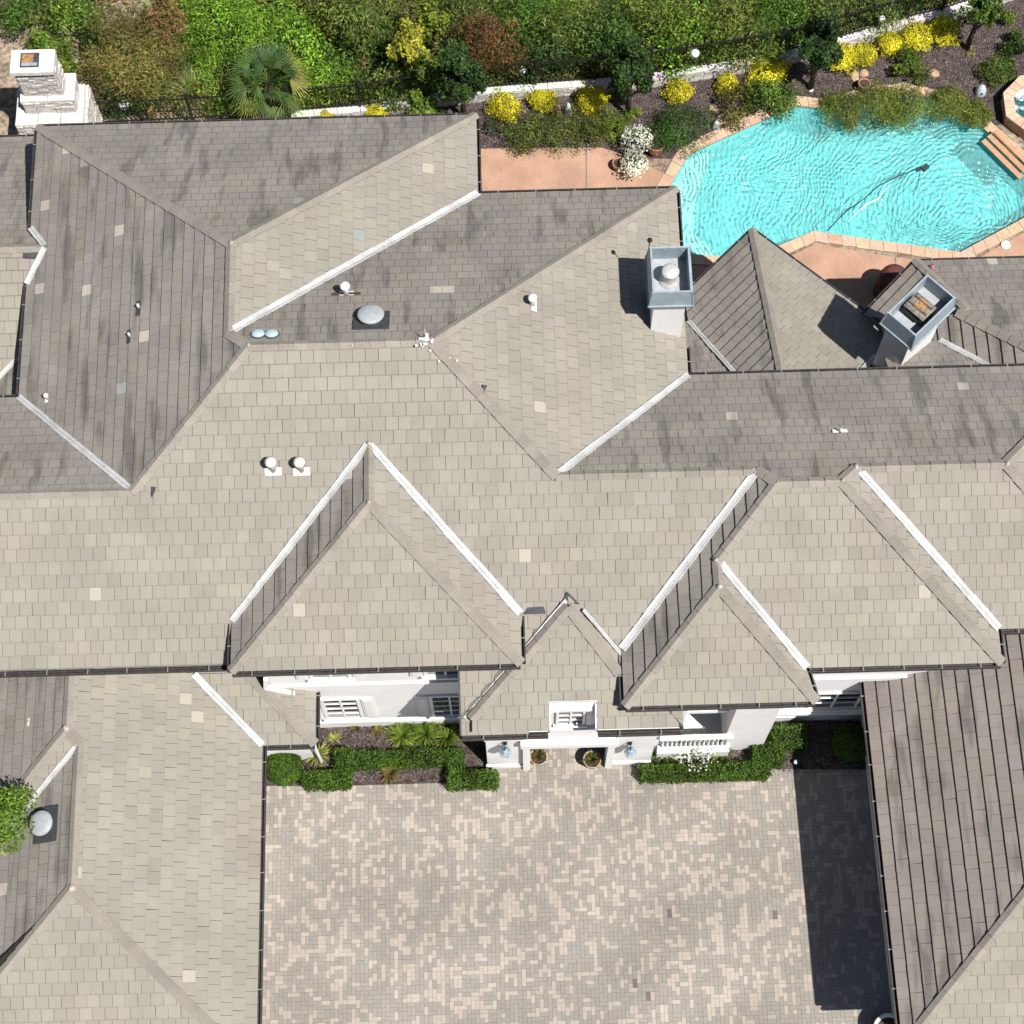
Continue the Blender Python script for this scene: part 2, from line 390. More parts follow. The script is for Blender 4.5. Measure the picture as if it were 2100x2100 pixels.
def clip(poly, ax, lim, sgn):
    out = []; n = len(poly)
    for i in range(n):
        a, b = poly[i], poly[(i + 1) % n]; da, db = (a[ax] - lim) * sgn, (b[ax] - lim) * sgn
        if da >= 0: out.append(a)
        if (da >= 0) != (db >= 0):
            k = da / (da - db); out.append((a[0] + (b[0] - a[0]) * k, a[1] + (b[1] - a[1]) * k))
    return out
def area2(p): return .5 * sum(p[i][0] * p[(i + 1) % len(p)][1] - p[(i + 1) % len(p)][0] * p[i][1] for i in range(len(p)))
FIELD = {}            # building -> list of tiles
def roof_face(bld, pts, shade_stain=False, phase=None, sc_=1.0):
    """deck polygon plus its courses of tiles, clipped to the polygon"""
    pts = [Vector(p) for p in pts]
    n = Vector((0, 0, 0))
    for i in range(len(pts)):
        a, b = pts[i], pts[(i + 1) % len(pts)]; n += a.cross(b)
    if n.z < 0: pts = pts[::-1]; n = -n
    n.normalize()
    if max(abs((p - pts[0]).dot(n)) for p in pts) > .01:       # settle stray corners onto the best plane
        A_ = np.array([[p.x, p.y, 1] for p in pts]); co = np.linalg.lstsq(A_, np.array([p.z for p in pts]), rcond=None)[0]
        pts = [Vector((p.x, p.y, float(co[0] * p.x + co[1] * p.y + co[2]))) for p in pts]
        n = Vector((-co[0], -co[1], 1)).normalized()
    d = Vector((-n.x * n.z, -n.y * n.z, 1 - n.z * n.z))
    u = d.normalized(); a = u.cross(n).normalized()          # u up the slope, a across
    b = MB(); b.poly([p - n * .004 for p in pts]); slope = b.build('roof_slope', 'under', bld['o'])
    o = pts[0]; loc = [((p - o).dot(a), (p - o).dot(u)) for p in pts]
    if area2(loc) < 0: loc = loc[::-1]
    r0 = min(p[1] for p in loc); r1 = max(p[1] for p in loc)
    e, w = TILE_E * sc_, TILE_W * sc_; west = n.x < -.25; GP = .0045 if west else GAP; hl = HLO * (1.12 if west else 1)
    r = r0 - .01; k = 0; off0 = random.random() * w if phase is None else phase
    mat = 1 if shade_stain else 0
    while r < r1 - .02:
        row = clip(clip(loc, 1, r, 1), 1, r + e, -1)
        if len(row) > 2:
            s0 = min(p[0] for p in row); s1 = max(p[0] for p in row)
            off = off0 + (k % 2) * w * .5 + random.uniform(-.03, .03)
            s = math.floor((s0 - off) / w) * w + off
            rowt = random.uniform(.965, 1.03)
            while s < s1:
                g = GP * random.uniform(.7, 1.4); q = clip(clip(row, 0, s + g / 2, 1), 0, s + w - g / 2, -1)
                if len(q) > 2 and abs(area2(q)) > .004:
                    full = abs(abs(area2(q)) - (w - g) * e) < 2e-3 and sc_ == 1.0 or (sc_ != 1.0 and abs(abs(area2(q)) - (w - g) * e) < 2e-3)
                    c = o + a * (s + w / 2) + u * (r + e / 2)
                    FIELD.setdefault(bld['k'], []).append(dict(full=full, o=o, a=a, u=u, n=n, q=q, s=s, r=r, g=g, c=c,
                        e=e, w=w, hl=hl, gp=GP, t=tuple(x * rowt * kw for x, kw in zip(tint_at(c, shade_stain), ((1.0, .96, .965) if bld['k'] == 'gr' else (.985, .98, .985)) if west else (1, 1, 1))), m=mat, slope=slope))
                s += w
        r += e; k += 1
    return slope
HLO, HHI = .054, .008
VAR = {}
def tile_variant(m, lvl, j, T):
    key = (m, lvl, j, T['hl'], T['w'], T['n'].x < .25)
    if key in VAR: return VAR[key]
    rs = random.Random(j * 77 + lvl); w, e = T['w'] - T['gp'], T['e']
    h = [T['hl'] + rs.uniform(-.004, .004), T['hl'] + rs.uniform(-.004, .004), HHI, HHI]
    P = [(-w / 2, 0), (w / 2, 0), (w / 2, e), (-w / 2, e)]
    b = MB(); c = TONES[m][lvl]
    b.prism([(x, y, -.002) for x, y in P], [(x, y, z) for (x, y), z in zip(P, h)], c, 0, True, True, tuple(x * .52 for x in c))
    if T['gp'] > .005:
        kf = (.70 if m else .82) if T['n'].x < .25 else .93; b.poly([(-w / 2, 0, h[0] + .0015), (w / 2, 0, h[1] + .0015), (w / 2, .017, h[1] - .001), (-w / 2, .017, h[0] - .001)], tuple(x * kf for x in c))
    me = bpy.data.meshes.new('roof_tile'); me.from_pydata(b.v, [], b.f); me.materials.append(MT['tile_shade_stain' if m else 'tile'])
    at = me.color_attributes.new('tint', 'FLOAT_COLOR', 'CORNER'); arr = []
    for f, cc in zip(b.f, b.c): arr.extend([*cc, 1.0] * len(f))
    at.data.foreach_set('color', arr); me.update(); VAR[key] = me
    return me
TONES = {0: [], 1: []}
def lay_tiles(bld, limit=300):
    L = FIELD.get(bld['k'], [])
    def score(t):
        if not t['full']: return -1
        x, y = px(t['c'])
        if not (5 < x < 2095 and 5 < y < 2095): return -1
        v = (t['c'] - CAM); return -(t['n'].dot(v)) / v.length ** 3
    order = sorted(range(len(L)), key=lambda i: -score(L[i]))[:limit]
    single = {i for i in order if score(L[i]) > 0}
    # a palette of tones shared by the single tiles
    for m_ in (0, 1):
        ts = sorted((t['t'] for i, t in enumerate(L) if t['m'] == m_), key=sum)
        TONES[m_] = [ts[int((len(ts) - 1) * q)] for q in (.04, .2, .4, .6, .8, .95, .995)] if ts else []
    VAR.clear(); mb = MB()
    for i, t in enumerate(L):
        a, u, n, o = t['a'], t['u'], t['n'], t['o']
        if i in single:
            ton = TONES[t['m']]; lv = min(range(7), key=lambda k: abs(sum(ton[k]) - sum(t['t'])))
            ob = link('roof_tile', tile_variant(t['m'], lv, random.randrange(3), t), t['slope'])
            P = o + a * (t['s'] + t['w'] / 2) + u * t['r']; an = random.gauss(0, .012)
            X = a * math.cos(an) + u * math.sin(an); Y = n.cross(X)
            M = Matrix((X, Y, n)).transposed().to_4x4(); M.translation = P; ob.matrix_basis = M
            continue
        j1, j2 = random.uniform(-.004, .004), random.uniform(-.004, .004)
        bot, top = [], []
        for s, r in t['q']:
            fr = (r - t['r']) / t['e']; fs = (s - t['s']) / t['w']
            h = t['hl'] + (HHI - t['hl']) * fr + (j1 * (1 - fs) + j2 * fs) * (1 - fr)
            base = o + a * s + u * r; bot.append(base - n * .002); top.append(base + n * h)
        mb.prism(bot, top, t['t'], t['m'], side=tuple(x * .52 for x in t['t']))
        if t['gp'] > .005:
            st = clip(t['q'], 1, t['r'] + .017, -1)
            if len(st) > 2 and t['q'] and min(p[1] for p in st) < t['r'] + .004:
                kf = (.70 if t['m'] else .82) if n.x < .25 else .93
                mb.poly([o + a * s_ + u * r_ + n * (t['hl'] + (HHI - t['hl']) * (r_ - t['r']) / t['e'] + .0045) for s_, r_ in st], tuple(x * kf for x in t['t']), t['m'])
    if mb.f: mb.build('roof_tile_field', ['tile', 'tile_shade_stain'], bld['o'], kind='stuff')
def nrm(P): return pnormal(PL[P] if isinstance(P, str) else P)
CAPN = {}
def caps(bld, p, q, A, B, wid=.125, step=.31, shade_stain=False):
    """overlapping ridge caps from low end p to high end q between planes A and B"""
    p, q = Vector(p), Vector(q)
    if p.z > q.z: p, q = q, p
    L = (q - p).length; X = (q - p).normalized(); nA, nB = nrm(A), nrm(B)
    up = (nA + nB).normalized(); sA = X.cross(nA); sA = sA if sA.dot(nA - nB) > 0 else -sA
    sB = X.cross(nB); sB = sB if sB.dot(nB - nA) > 0 else -sB
    n = max(1, round(L / step)); st = L / n; meshes = []
    for j in range(4):
        b = MB(); tk = random.uniform(.92, 1.06); tone = tuple(x * tk for x in (.278, .253, .220))
        ln = st * 1.06; h0, h1 = .085 + random.uniform(-.004, .006), .062
        def sec(d, h):
            c = X * d + up * h
            return [c + sA * wid - nA * .02, c + sA * wid + nA * .008, c + up * .030, c + sB * wid + nB * .008, c + sB * wid - nB * .02]
        s0, s1 = sec(-.01, h0), sec(ln, h1)
        b.mesh(s0 + s1, [(0, 1, 6, 5), (1, 2, 7, 6), (2, 3, 8, 7), (3, 4, 9, 8), (4, 3, 2, 1, 0), (5, 6, 7, 8, 9)], tone)
        me = bpy.data.meshes.new('ridge_cap'); me.from_pydata(b.v, [], b.f); me.materials.append(MT['cap'])
        at = me.color_attributes.new('tint', 'FLOAT_COLOR', 'CORNER'); arr = []
        for f in b.f: arr.extend([*tone, 1.0] * len(f))
        at.data.foreach_set('color', arr); me.update(); meshes.append(me)
    for i in range(n):
        c = p + X * st * i; x, y = px(c)
        if -60 < x < 2160 and -60 < y < 2160:
            link('ridge_cap', meshes[random.randrange(4)], bld['o'], c)
def mortar(bld, p, r=.13):
    b = MB(); prof = [(r * 1.1, -.05), (r, .05), (r * .6, .10), (.01, .115)]
    b.lathe(Vector(p) + Vector((0, 0, .06)), prof, 7)
    b.v = [tuple(Vector(q) + Vector((mnoise.noise(Vector(q) * 6), mnoise.noise(Vector(q) * 6 + Vector((3, 1, 2))), 0)) * r * .9) for q in b.v]; b.build('mortar_joint', 'mortar', bld['o'], True)
def valley(bld, p, q, A, B, wid=.10, lift=.082):
    p, q = Vector(p), Vector(q); L = (q - p).length; X = (q - p).normalized(); nA, nB = nrm(A), nrm(B)
    up = (nA + nB).normalized(); sA = X.cross(nA); sA = sA if sA.dot(nB - nA) > 0 else -sA
    sB = X.cross(nB); sB = sB if sB.dot(nA - nB) > 0 else -sB
    n = max(2, int(L / .3)); b = MB(); wid *= .74; wa = wid; wb = wid
    for i in range(n):
        if i % 2 == 0: wa = wid * random.uniform(.88, 1.12)
        else: wb = wid * random.uniform(.88, 1.12)
        z = lift; c0, c1 = p + X * (L * i / n) + up * z, p + X * (L * (i + 1) / n) + up * z
        for (s, w_, nn) in ((sA, wa, nA), (sB, wb, nB)):
            e0, e1 = c0 + s * w_, c1 + s * w_; k0, k1 = c0 + s * .016 + up * .0, c1 + s * .016; t0, t1 = c0 + up * .028, c1 + up * .028
            b.mesh([k0, k1, e1, e0, e0 - nn * .03, e1 - nn * .03, t0, t1], [(0, 1, 2, 3), (3, 2, 5, 4), (6, 7, 1, 0)])
    return b.build('valley_flashing', 'flash', bld['o'])
def gutter(bld, p, q, out, w=.10, straps=True, fascia=True):
    """open channel along an eave; out = outward horizontal direction"""
    p, q = Vector(p), Vector(q); out = Vector(out).normalized(); X = (q - p).normalized()
    if X.cross(out).z > 0: p, q = q, p; X = -X
    z = Vector((0, 0, 1)); b = MB()
    def strip(o0, o1, z0, z1): b.obox((p + q) / 2 + out * ((o0 + o1) / 2) + z * ((z0 + z1) / 2), ((q - p).length, o1 - o0, z1 - z0), X, out, z)
    strip(-.012, .0, -.10, .02); strip(0, w, -.115, -.10); strip(w, w + .014, -.115, .0); strip(w - .02, w - .001, -.012, 0)
    g = b.build('gutter', 'gutter', bld['o'])
    if straps:
        s = MB(); L = (q - p).length; k = max(1, round(L / .85))
        for i in range(k):
            c = p + X * (L * (i + .5) / k + random.uniform(-.04, .04))
            s.obox(c + out * (w / 2) + z * .004, (.022, w + .03, .006), X, out, z)
        s.build('gutter_strap', 'strap', g, kind='stuff')
    if fascia:
        f = MB(); f.obox((p + q) / 2 - out * .03 + z * (-.14), ((q - p).length, .03, .22), X, out, z)
        f.build('fascia', 'trim', bld['o'])
    return g
def soffit(bld, pts, z):
    b = MB(); b.poly([(x, y, z) for x, y in pts]); b.build('soffit', 'trim', bld['o'])

# ------------------------------------------------------------------ main house
house = dict(k='house', o=thing('main_house', (0, -8, 0), 'large white stucco house with many hipped tan tile roof slopes filling the middle', 'house'))
xL, yL = -17.5, -12.50
c_nl_w = Vector((xL, -6.16, ZE)); rid_nl = V('W1', 'NL', 'S')
WWz, WWy, WWx = 6.54, -2.46, -10.57
ridge_nl_w = isect(PL['NL'], PL['S'], (1e6, 0, -1e6 * xL)) if False else Vector((xL, rid_nl.y, rid_nl.z))
# west slope of the north wing (notched by the small west cross gable)
a0 = V('W1', 'N1', 'zE')
ap = onP(95, 509, PL['W1']); vn = Vector((-11.0025, ap.y + .62, ZE)); vs_ = Vector((-11.0025, ap.y - .80, ZE))
roof_face(house, [a0, vn, ap, vs_, V('W1', 'zE', 'NL'), rid_nl, V('W1', 'N2', 'S'), V('W1', 'E1', 'N2'), V('W1', 'N1', 'E1')], True)
roof_face(house, [a0, V('N1', 'E1', 'zE'), V('W1', 'N1', 'E1')], True)
roof_face(house, [V('N1', 'E1', 'zE'), V('E1', 'N2', 'zE'), V('W1', 'E1', 'N2'), V('W1', 'N1', 'E1')])
roof_face(house, [V('E1', 'N2', 'zE'), V('N2', 'E2', 'zE'), V('N2', 'S', 'E2'), V('W1', 'N2', 'S'), V('W1', 'E1', 'N2')], True)
roof_face(house, [V('N2', 'E2', 'zE'), V('E2', 'NR', 'zE'), V('E2', 'NR', 'S'), V('N2', 'S', 'E2')])
roof_face(house, [V('W1', 'zE', 'NL'), rid_nl, ridge_nl_w, Vector((xL, -6.16, ZE))], True)
xR = 17.5
rr = V('NR', 'S', 'ER')
roof_face(house, [V('E2', 'NR', 'zE'), V('E2', 'NR', 'S'), V('W3', 'S', 'NR'), V('W3', 'S2', 'NR'), V('S2', 'NR', 'E3'), V('NR', 'E3', 'S'), rr, V('NR', 'ER', 'zE')], True)
ese = isect(PL['S'], PL['ER'], PL['zE'])
roof_face(house, [V('NR', 'ER', 'zE'), rr, ese])
# the long south slope
w5e = V('W5', 'S', 'z5'); e5e = V('E5', 'S', 'z5'); w3e = V('W3', 'S', 'z3')
yP = -13.98
def sS(x, y): return onpl('S', x, y)
x_pw, x_pe = -1.16, 3.62
e3e = V('E3', 'S', 'zE')
roof_face(house, [sS(xL, yL), sS(w5e.x, yL), w5e, V('W5', 'E5', 'S'), e5e, sS(e5e.x - .02, -12.33), sS(x_pw, -12.33), sS(x_pw, yP), sS(.30, yP),
                  sS(.30, -13.0), Vector(onP(1163, 1222, PL['S'])), sS(2.33, -12.55), w3e, V('W3', 'S', 'NR'), rid_e := V('E2', 'NR', 'S'), V('N2', 'S', 'E2'), V('W1', 'N2', 'S'), rid_nl, ridge_nl_w])
roof_face(house, [V('NR', 'E3', 'S'), rr, ese, Vector((10.4457, ese.y, ese.z)), e3e])
# left dormer block
roof_face(house, [w5e, V('W5', 'E5', 'S'), V('W5', 'E5', 'S5'), V('W5', 'S5', 'z5')], True)
roof_face(house, [e5e, V('W5', 'E5', 'S'), V('W5', 'E5', 'S5'), V('E5', 'S5', 'z5')])
roof_face(house, [V('W5', 'S5', 'z5'), V('E5', 'S5', 'z5'), V('W5', 'E5', 'S5')])
# right block
roof_face(house, [w3e, V('W3', 'S', 'NR'), V('W3', 'S2', 'NR'), V('W3', 'E4', 'S2'), V('W3', 'E4', 'S3'), V('W3', 'S3', 'z3')], True)
e4s2 = V('E4', 'S2', 'z3')
s2w = isect(PL['E4'], PL['S2'], PL['z2'])
roof_face(house, [V('W3', 'S2', 'NR'), V('S2', 'NR', 'E3'), V('E3', 'S2', 'z2'), s2w, V('W3', 'E4', 'S2')])
roof_face(house, [V('E3', 'S2', 'z2'), V('S2', 'NR', 'E3'), V('NR', 'E3', 'S'), e3e, Vector((10.4457, e3e.y, Z2))])
roof_face(house, [V('W3', 'E4', 'S3'), V('W3', 'E4', 'S2'), s2w, V('E4', 'S3', 'z3')])
roof_face(house, [V('W3', 'S3', 'z3'), V('E4', 'S3', 'z3'), V('W3', 'E4', 'S3')])
# entry roof: a slightly raised hipped slope on the lower end of the south slope
PS = (0, PL['S'][1], PL['S'][2] + .21)
A = onP(1165, 1246, PS); Aw = onP(968, 1474, PS); Av = onP(1163, 1222, PL['S'])
Pe1 = onP(1270, 1382, PS)
def oS(x, y): return Vector((x, y, zat(PS, x, y)))
dxa, dxb = onY(1126, 1451, -13.49).x, onY(1222, 1451, -13.49).x
dyb = onP(1170, 1439, PS).y
roof_face(house, [A, Aw, oS(Aw.x, yP), oS(dxa, yP), oS(dxa, dyb), oS(dxb, dyb), oS(dxb, yP), oS(x_pe, yP), oS(2.9, -13.2), oS(2.36, -13.2), Pe1])
PEe = onP(1272, 1342, PL['S'])
roof_face(house, [A, Pe1, Vector((2.36, -13.2, zat(PS, 2.36, -13.2))), PEe + Vector((0, 0, .01)), Av])
roof_face(house, [oS(x_pe, yP), oS(2.9, -13.2), Vector((x_pe, -13.2, zat(PS, 2.9, -13.2) - .42))])
vw = sS(Aw.x - .30, Aw.y + .05)
roof_face(house, [A, Av, vw, Aw], True)
# west cross gable
PWN = (0, -T0, WWz + T0 * WWy); PWS = (0, T0, WWz - T0 * WWy)
def pw(P, x, y): return Vector((x, y, zat(P, x, y)))
roof_face(house, [pw(PWN, xL, WWy), pw(PWN, ap.x, ap.y), pw(PWN, vn.x, vn.y), pw(PWN, -10.7, vn.y), pw(PWN, -10.7, 2.2), pw(PWN, xL, 2.2)], True)
q1 = onP(41, 734, PWS); q0 = onP(-60, 838, PWS)
roof_face(house, [pw(PWS, xL, WWy), pw(PWS, ap.x, ap.y), pw(PWS, vs_.x, vs_.y), pw(PWS, -10.78, vs_.y), pw(PWS, -10.78, q1.y), q1, q0, pw(PWS, xL, q0.y)])
PWT = (T0, 0, q1.z - T0 * q1.x)
roof_face(house, [q1, q0, onP(-60, 850, PWT), onP(60, 850, PWT), onP(60, 734, PWT)], True)

for (p, q, A_, B_) in (
        (a0, V('W1', 'N1', 'E1'), 'W1', 'N1'), (V('N1', 'E1', 'zE'), V('W1', 'N1', 'E1'), 'N1', 'E1'),
        (V('W1', 'E1', 'N2'), V('W1', 'N1', 'E1'), 'W1', 'E1'), (V('W1', 'E1', 'N2'), V('W1', 'N2', 'S'), 'W1', 'N2'),
        (V('N2', 'E2', 'zE'), V('N2', 'S', 'E2'), 'N2', 'E2'), (V('W1', 'N2', 'S'), V('N2', 'S', 'E2'), 'N2', 'S'),
        (rid_nl, V('W1', 'N2', 'S'), 'W1', 'S'), (rid_e, V('N2', 'S', 'E2'), 'E2', 'S'),
        (ridge_nl_w, rid_nl, 'NL', 'S'), (rid_e, V('W3', 'S', 'NR'), 'NR', 'S'), (V('NR', 'E3', 'S'), rr, 'NR', 'S'),
        (V('W3', 'S', 'NR'), V('W3', 'S2', 'NR'), 'W3', 'NR'), (V('W3', 'S2', 'NR'), V('S2', 'NR', 'E3'), 'S2', 'NR'), (V('NR', 'E3', 'S'), V('S2', 'NR', 'E3'), 'NR', 'E3'),
        (V('NR', 'ER', 'zE'), rr, 'NR', 'ER'), (ese, rr, 'S', 'ER'),
        (V('W5', 'E5', 'S5'), V('W5', 'E5', 'S'), 'W5', 'E5'), (V('W5', 'S5', 'z5'), V('W5', 'E5', 'S5'), 'W5', 'S5'), (V('E5', 'S5', 'z5'), V('W5', 'E5', 'S5'), 'E5', 'S5'),
        (V('W3', 'S3', 'z3'), V('W3', 'E4', 'S3'), 'W3', 'S3'), (V('W3', 'E4', 'S3'), V('W3', 'E4', 'S2'), 'W3', 'E4'), (V('W3', 'E4', 'S2'), V('W3', 'S2', 'NR'), 'W3', 'S2'),
        (V('E4', 'S3', 'z3'), V('W3', 'E4', 'S3'), 'E4', 'S3'), (V('E3', 'S2', 'z2'), V('S2', 'NR', 'E3'), 'E3', 'S2'),
        (Aw, A, PS, (.55, 0, 0)), (Pe1, A, PS, (-.55, 0, 0)), (Vector((xL, WWy, WWz)), Vector((ap.x - .05, WWy, WWz)), PWN, PWS)):
    caps(house, p, q, A_, B_)
for p in (V('W1', 'N1', 'E1'), V('W1', 'N2', 'S'), V('N2', 'S', 'E2'), V('W5', 'E5', 'S5'), V('W5', 'E5', 'S'), V('W3', 'E4', 'S2'), V('S2', 'NR', 'E3'), V('NR', 'E3', 'S'), rr, V('W3', 'E4', 'S3')):
    mortar(house, p, random.uniform(.045, .065))
for (p, q, A_, B_, w_) in (
        (V('W1', 'E1', 'N2'), V('E1', 'N2', 'zE'), 'E1', 'N2', .115), (V('W1', 'zE', 'NL'), rid_nl, 'W1', 'NL', .10),
        (V('E2', 'NR', 'zE'), rid_e, 'E2', 'NR', .10), (w5e, V('W5', 'E5', 'S'), 'W5', 'S', .10), (e5e, V('W5', 'E5', 'S'), 'E5', 'S', .12),
        (w3e, V('W3', 'S', 'NR'), 'W3', 'S', .12), (s2w, V('W3', 'E4', 'S2'), 'E4', 'S2', .12), (e3e, V('NR', 'E3', 'S'), 'E3', 'S', .12),
        (vn, ap, 'W1', PWN, .10), (vs_, ap, 'W1', PWS, .09), (q0, q1, PWT, PWS, .07)):
    valley(house, p, q, A_, B_, w_)
valley(house, vw + Vector((.16, 0, .02)), Av + Vector((0, -.1, 0)), 'S', (.5, 0, 0), .055, .09)
valley(house, PEe, Av + Vector((.32, -.32, 0)), 'S', (-.5, 0, 0), .045, .07)
# lead saddle behind the entry roof and dark charcoal step plates
b = MB(); t_ = onP(1163, 1216, PL['S']) + Vector((0, 0, .10)); l_ = onP(1150, 1240, PL['S']) + Vector((0, 0, .07)); r_ = onP(1188, 1240, PL['S']) + Vector((0, 0, .07))
b.prism([p - Vector((0, 0, .1)) for p in (t_, l_, r_)], [t_, l_, r_]); b.build('saddle_flashing', 'charcoal', house['o'])
b = MB(); pp = [onP(u, v, PL['S']) + Vector((0, 0, .07)) for u, v in ((1072, 1262), (1083, 1248), (1115, 1246), (1120, 1260))]
b.prism([p - Vector((0, 0, .08)) for p in pp], pp); b.build('step_plate', 'charcoal', house['o'])
b = MB(); pp = [onP(u, v, PWS) + Vector((0, 0, .07)) for u, v in ((48, 520), (88, 520), (80, 532), (48, 531))]
b.prism([p - Vector((0, 0, .08)) for p in pp], pp); b.build('step_plate', 'charcoal', house['o'])

gs = [(a0, V('N1', 'E1', 'zE'), (0, 1, 0)), (V('N1', 'E1', 'zE'), V('E1', 'N2', 'zE'), (1, 0, 0)), (V('E1', 'N2', 'zE'), V('N2', 'E2', 'zE'), (0, 1, 0)),
      (V('N2', 'E2', 'zE'), onpl('E2', 4.1196, -3.95), (1, 0, 0)), (onpl('E2', 4.1196, -5.3), V('E2', 'NR', 'zE'), (1, 0, 0)), (V('E2', 'NR', 'zE'), V('NR', 'ER', 'zE'), (0, 1, 0)),
      (V('W1', 'zE', 'NL'), vs_, (-1, 0, 0)), (vn, a0, (-1, 0, 0)), (V('W1', 'zE', 'NL'), Vector((xL, -6.16, ZE)), (0, 1, 0)),
      (sS(xL, yL), sS(w5e.x - .12, yL), (0, -1, 0)), (w5e, V('W5', 'S5', 'z5'), (-1, 0, 0)), (V('W5', 'S5', 'z5'), V('E5', 'S5', 'z5'), (0, -1, 0)),
      (V('E5', 'S5', 'z5'), e5e, (1, 0, 0)), (w3e, V('W3', 'S3', 'z3'), (-1, 0, 0)), (V('W3', 'S3', 'z3'), V('E4', 'S3', 'z3'), (0, -1, 0)),
      (V('E4', 'S3', 'z3'), s2w, (1, 0, 0)), (s2w, V('E3', 'S2', 'z2'), (0, -1, 0)), (V('E3', 'S2', 'z2'), e3e, (1, 0, 0)),
      (Vector((10.4457 + .12, ese.y, ese.z)), ese, (0, -1, 0)),
      (sS(x_pw, yP), Vector((dxa - .03, yP, sS(0, yP).z)), (0, -1, 0)), (Vector((dxb + .03, yP, sS(0, yP).z)), Vector((x_pe, yP, sS(0, yP).z)), (0, -1, 0)),
      (sS(x_pw, yP), sS(x_pw, -12.4) - Vector((0, 0, .9)) * 0, (-1, 0, 0))]
for i, (p, q, o_) in enumerate(gs[:-1]): gutter(house, p, q, o_)
b = MB(); b.beam(sS(x_pw, yP) + Vector((-.02, 0, -.03)), sS(x_pw, -12.4) + Vector((-.02, 0, -.03)), .04, .16); b.build('barge_board', 'charcoal', house['o'])
b = MB(); b.beam(Vector((x_pe + .02, yP, 5.28)), Vector((x_pe + .02, -13.25, 5.30)), .04, .18); b.build('barge_board', 'charcoal', house['o'])

# walls
def wallbox(x0, x1, y0, y1, z1, name='wall', z0=0):
    b = MB(); b.prism([(x0, y0, z0), (x1, y0, z0), (x1, y1, z0), (x0, y1, z0)], [(x0, y0, z1), (x1, y0, z1), (x1, y1, z1), (x0, y1, z1)])
    return b.build(name, 'stucco', house['o'])
yF, yG3, yG2 = -12.35, -13.24, -12.5
wallbox(-10.6, -.95, -9, .5, 6.2); wallbox(-6, 3.7, -8.4, -1.63, 6.22); wallbox(-17.4, -6, -12.06, -6.6, 6.08)
wallbox(-5.57, -.30, yF, -9, 6.5); wallbox(-1, 3, -12.0, -6, 6.05)
wallbox(6.1, 10.0, yG2, -9, 6.2); wallbox(8.5, 13.2, -11.78, -6.5, 6.18)
soffit(house, [(-5.99, -12.76), (.15, -12.76), (.15, -11.5), (-5.99, -11.5)], 6.52)
soffit(house, [(2.38, -13.65), (6.42, -13.65), (6.42, -12.6), (2.38, -12.6)], 6.10)
soffit(house, [(6.42, -12.95), (10.44, -12.95), (10.44, -12.0), (6.42, -12.0)], 6.21)
soffit(house, [(x_pw, yP), (dxa, yP), (dxa, -12.5), (x_pw, -12.5)], 5.16); soffit(house, [(dxb, yP), (x_pe, yP), (x_pe, -12.5), (dxb, -12.5)], 5.16)
wallbox(-17.4, -10.9, -4.2, 1.7, 3.7)
gutter(house, Vector((xL, 2.2, zat(PWN, 0, 2.2))), Vector((-10.7, 2.2, zat(PWN, 0, 2.2))), (0, 1, 0))
# mouldings on the front
def trim(x0, x1, y, z0, z1, proud, name='moulding', par=None):
    return one(name, 'trim', par or house['o'], lambda b: b.box(x0, x1, y - proud, y + .02, z0, z1))
trim(-5.6, -.30, yF, 3.78, 3.90, .06); trim(-5.6, -.30, yF, 3.72, 3.78, .03); trim(-5.6, -.33, yF, 0, .46, .05, 'plinth'); trim(-5.6, -.31, yF, .46, .56, .08)
trim(6.1, 10, yG2, 3.62, 3.84, .07); trim(6.1, 10, yG2, 0, .35, .05, 'plinth')
def window(x0, x1, z0, z1, y, cols=2, rows=3, fr=.09, shut=.28, par=None, proud=.06, shutters=(1, 1)):
    par = par or house['o']
    w = one('window', 'trim', par, lambda b: [b.box(x0 - fr, x1 + fr, y - proud, y + .03, z1, z1 + fr), b.box(x0 - fr - .05, x1 + fr + .05, y - proud - .06, y + .03, z0 - fr, z0),
                                        b.box(x0 - fr, x0, y - proud, y + .03, z0, z1), b.box(x1, x1 + fr, y - proud, y + .03, z0, z1)])
    dx, dz = (x1 - x0) / cols, (z1 - z0) / rows
    for i in range(cols):
        for j in range(rows):
            one('pane', 'glass', w, lambda b: b.box(x0 + i * dx, x0 + (i + 1) * dx, y - .012, y - .004, z0 + j * dz, z0 + (j + 1) * dz))
    for i in range(1, cols): one('muntin', 'trim', w, lambda b: b.box(x0 + i * dx - .022, x0 + i * dx + .022, y - .045, y - .013, z0, z1))
    for j in range(1, rows): one('muntin', 'trim', w, lambda b: b.box(x0, x1, y - .04, y - .014, z0 + j * dz - .018, z0 + j * dz + .018))
    for sgn, on in ((-1, shutters[0]), (1, shutters[1])):
        if on:
            xa = x0 - fr - shut - .02 if sgn < 0 else x1 + fr + .02
            one('shutter', 'trim', par, lambda b: [b.box(xa, xa + shut, y - .05, y, z0 - .05, z1 + .05), b.box(xa + .05, xa + shut - .05, y - .065, y - .05, z0 + .05, z1 - .05)])
    return w
window(-4.47, -3.70, .85, 2.55, yF, 2, 4); window(-4.47, -3.70, 4.45, 5.9, yF, 2, 3)
window(-1.92, -1.12, .85, 2.6, yF, 2, 4, shutters=(1, 0)); window(-1.92, -1.12, 4.45, 5.9, yF, 2, 3, shutters=(1, 0))
# white lower gutter and downspout running over the link roof
g = MB(); g.beam(Vector(onY(545, 1392, -12.45)), Vector(onY(545, 1410, -12.45)), .08, .10); g.beam(Vector(onY(545, 1410, -12.45)), Vector(onY(648, 1433, -12.45)), .10, .10); g.build('downspout', 'trim', house['o'])

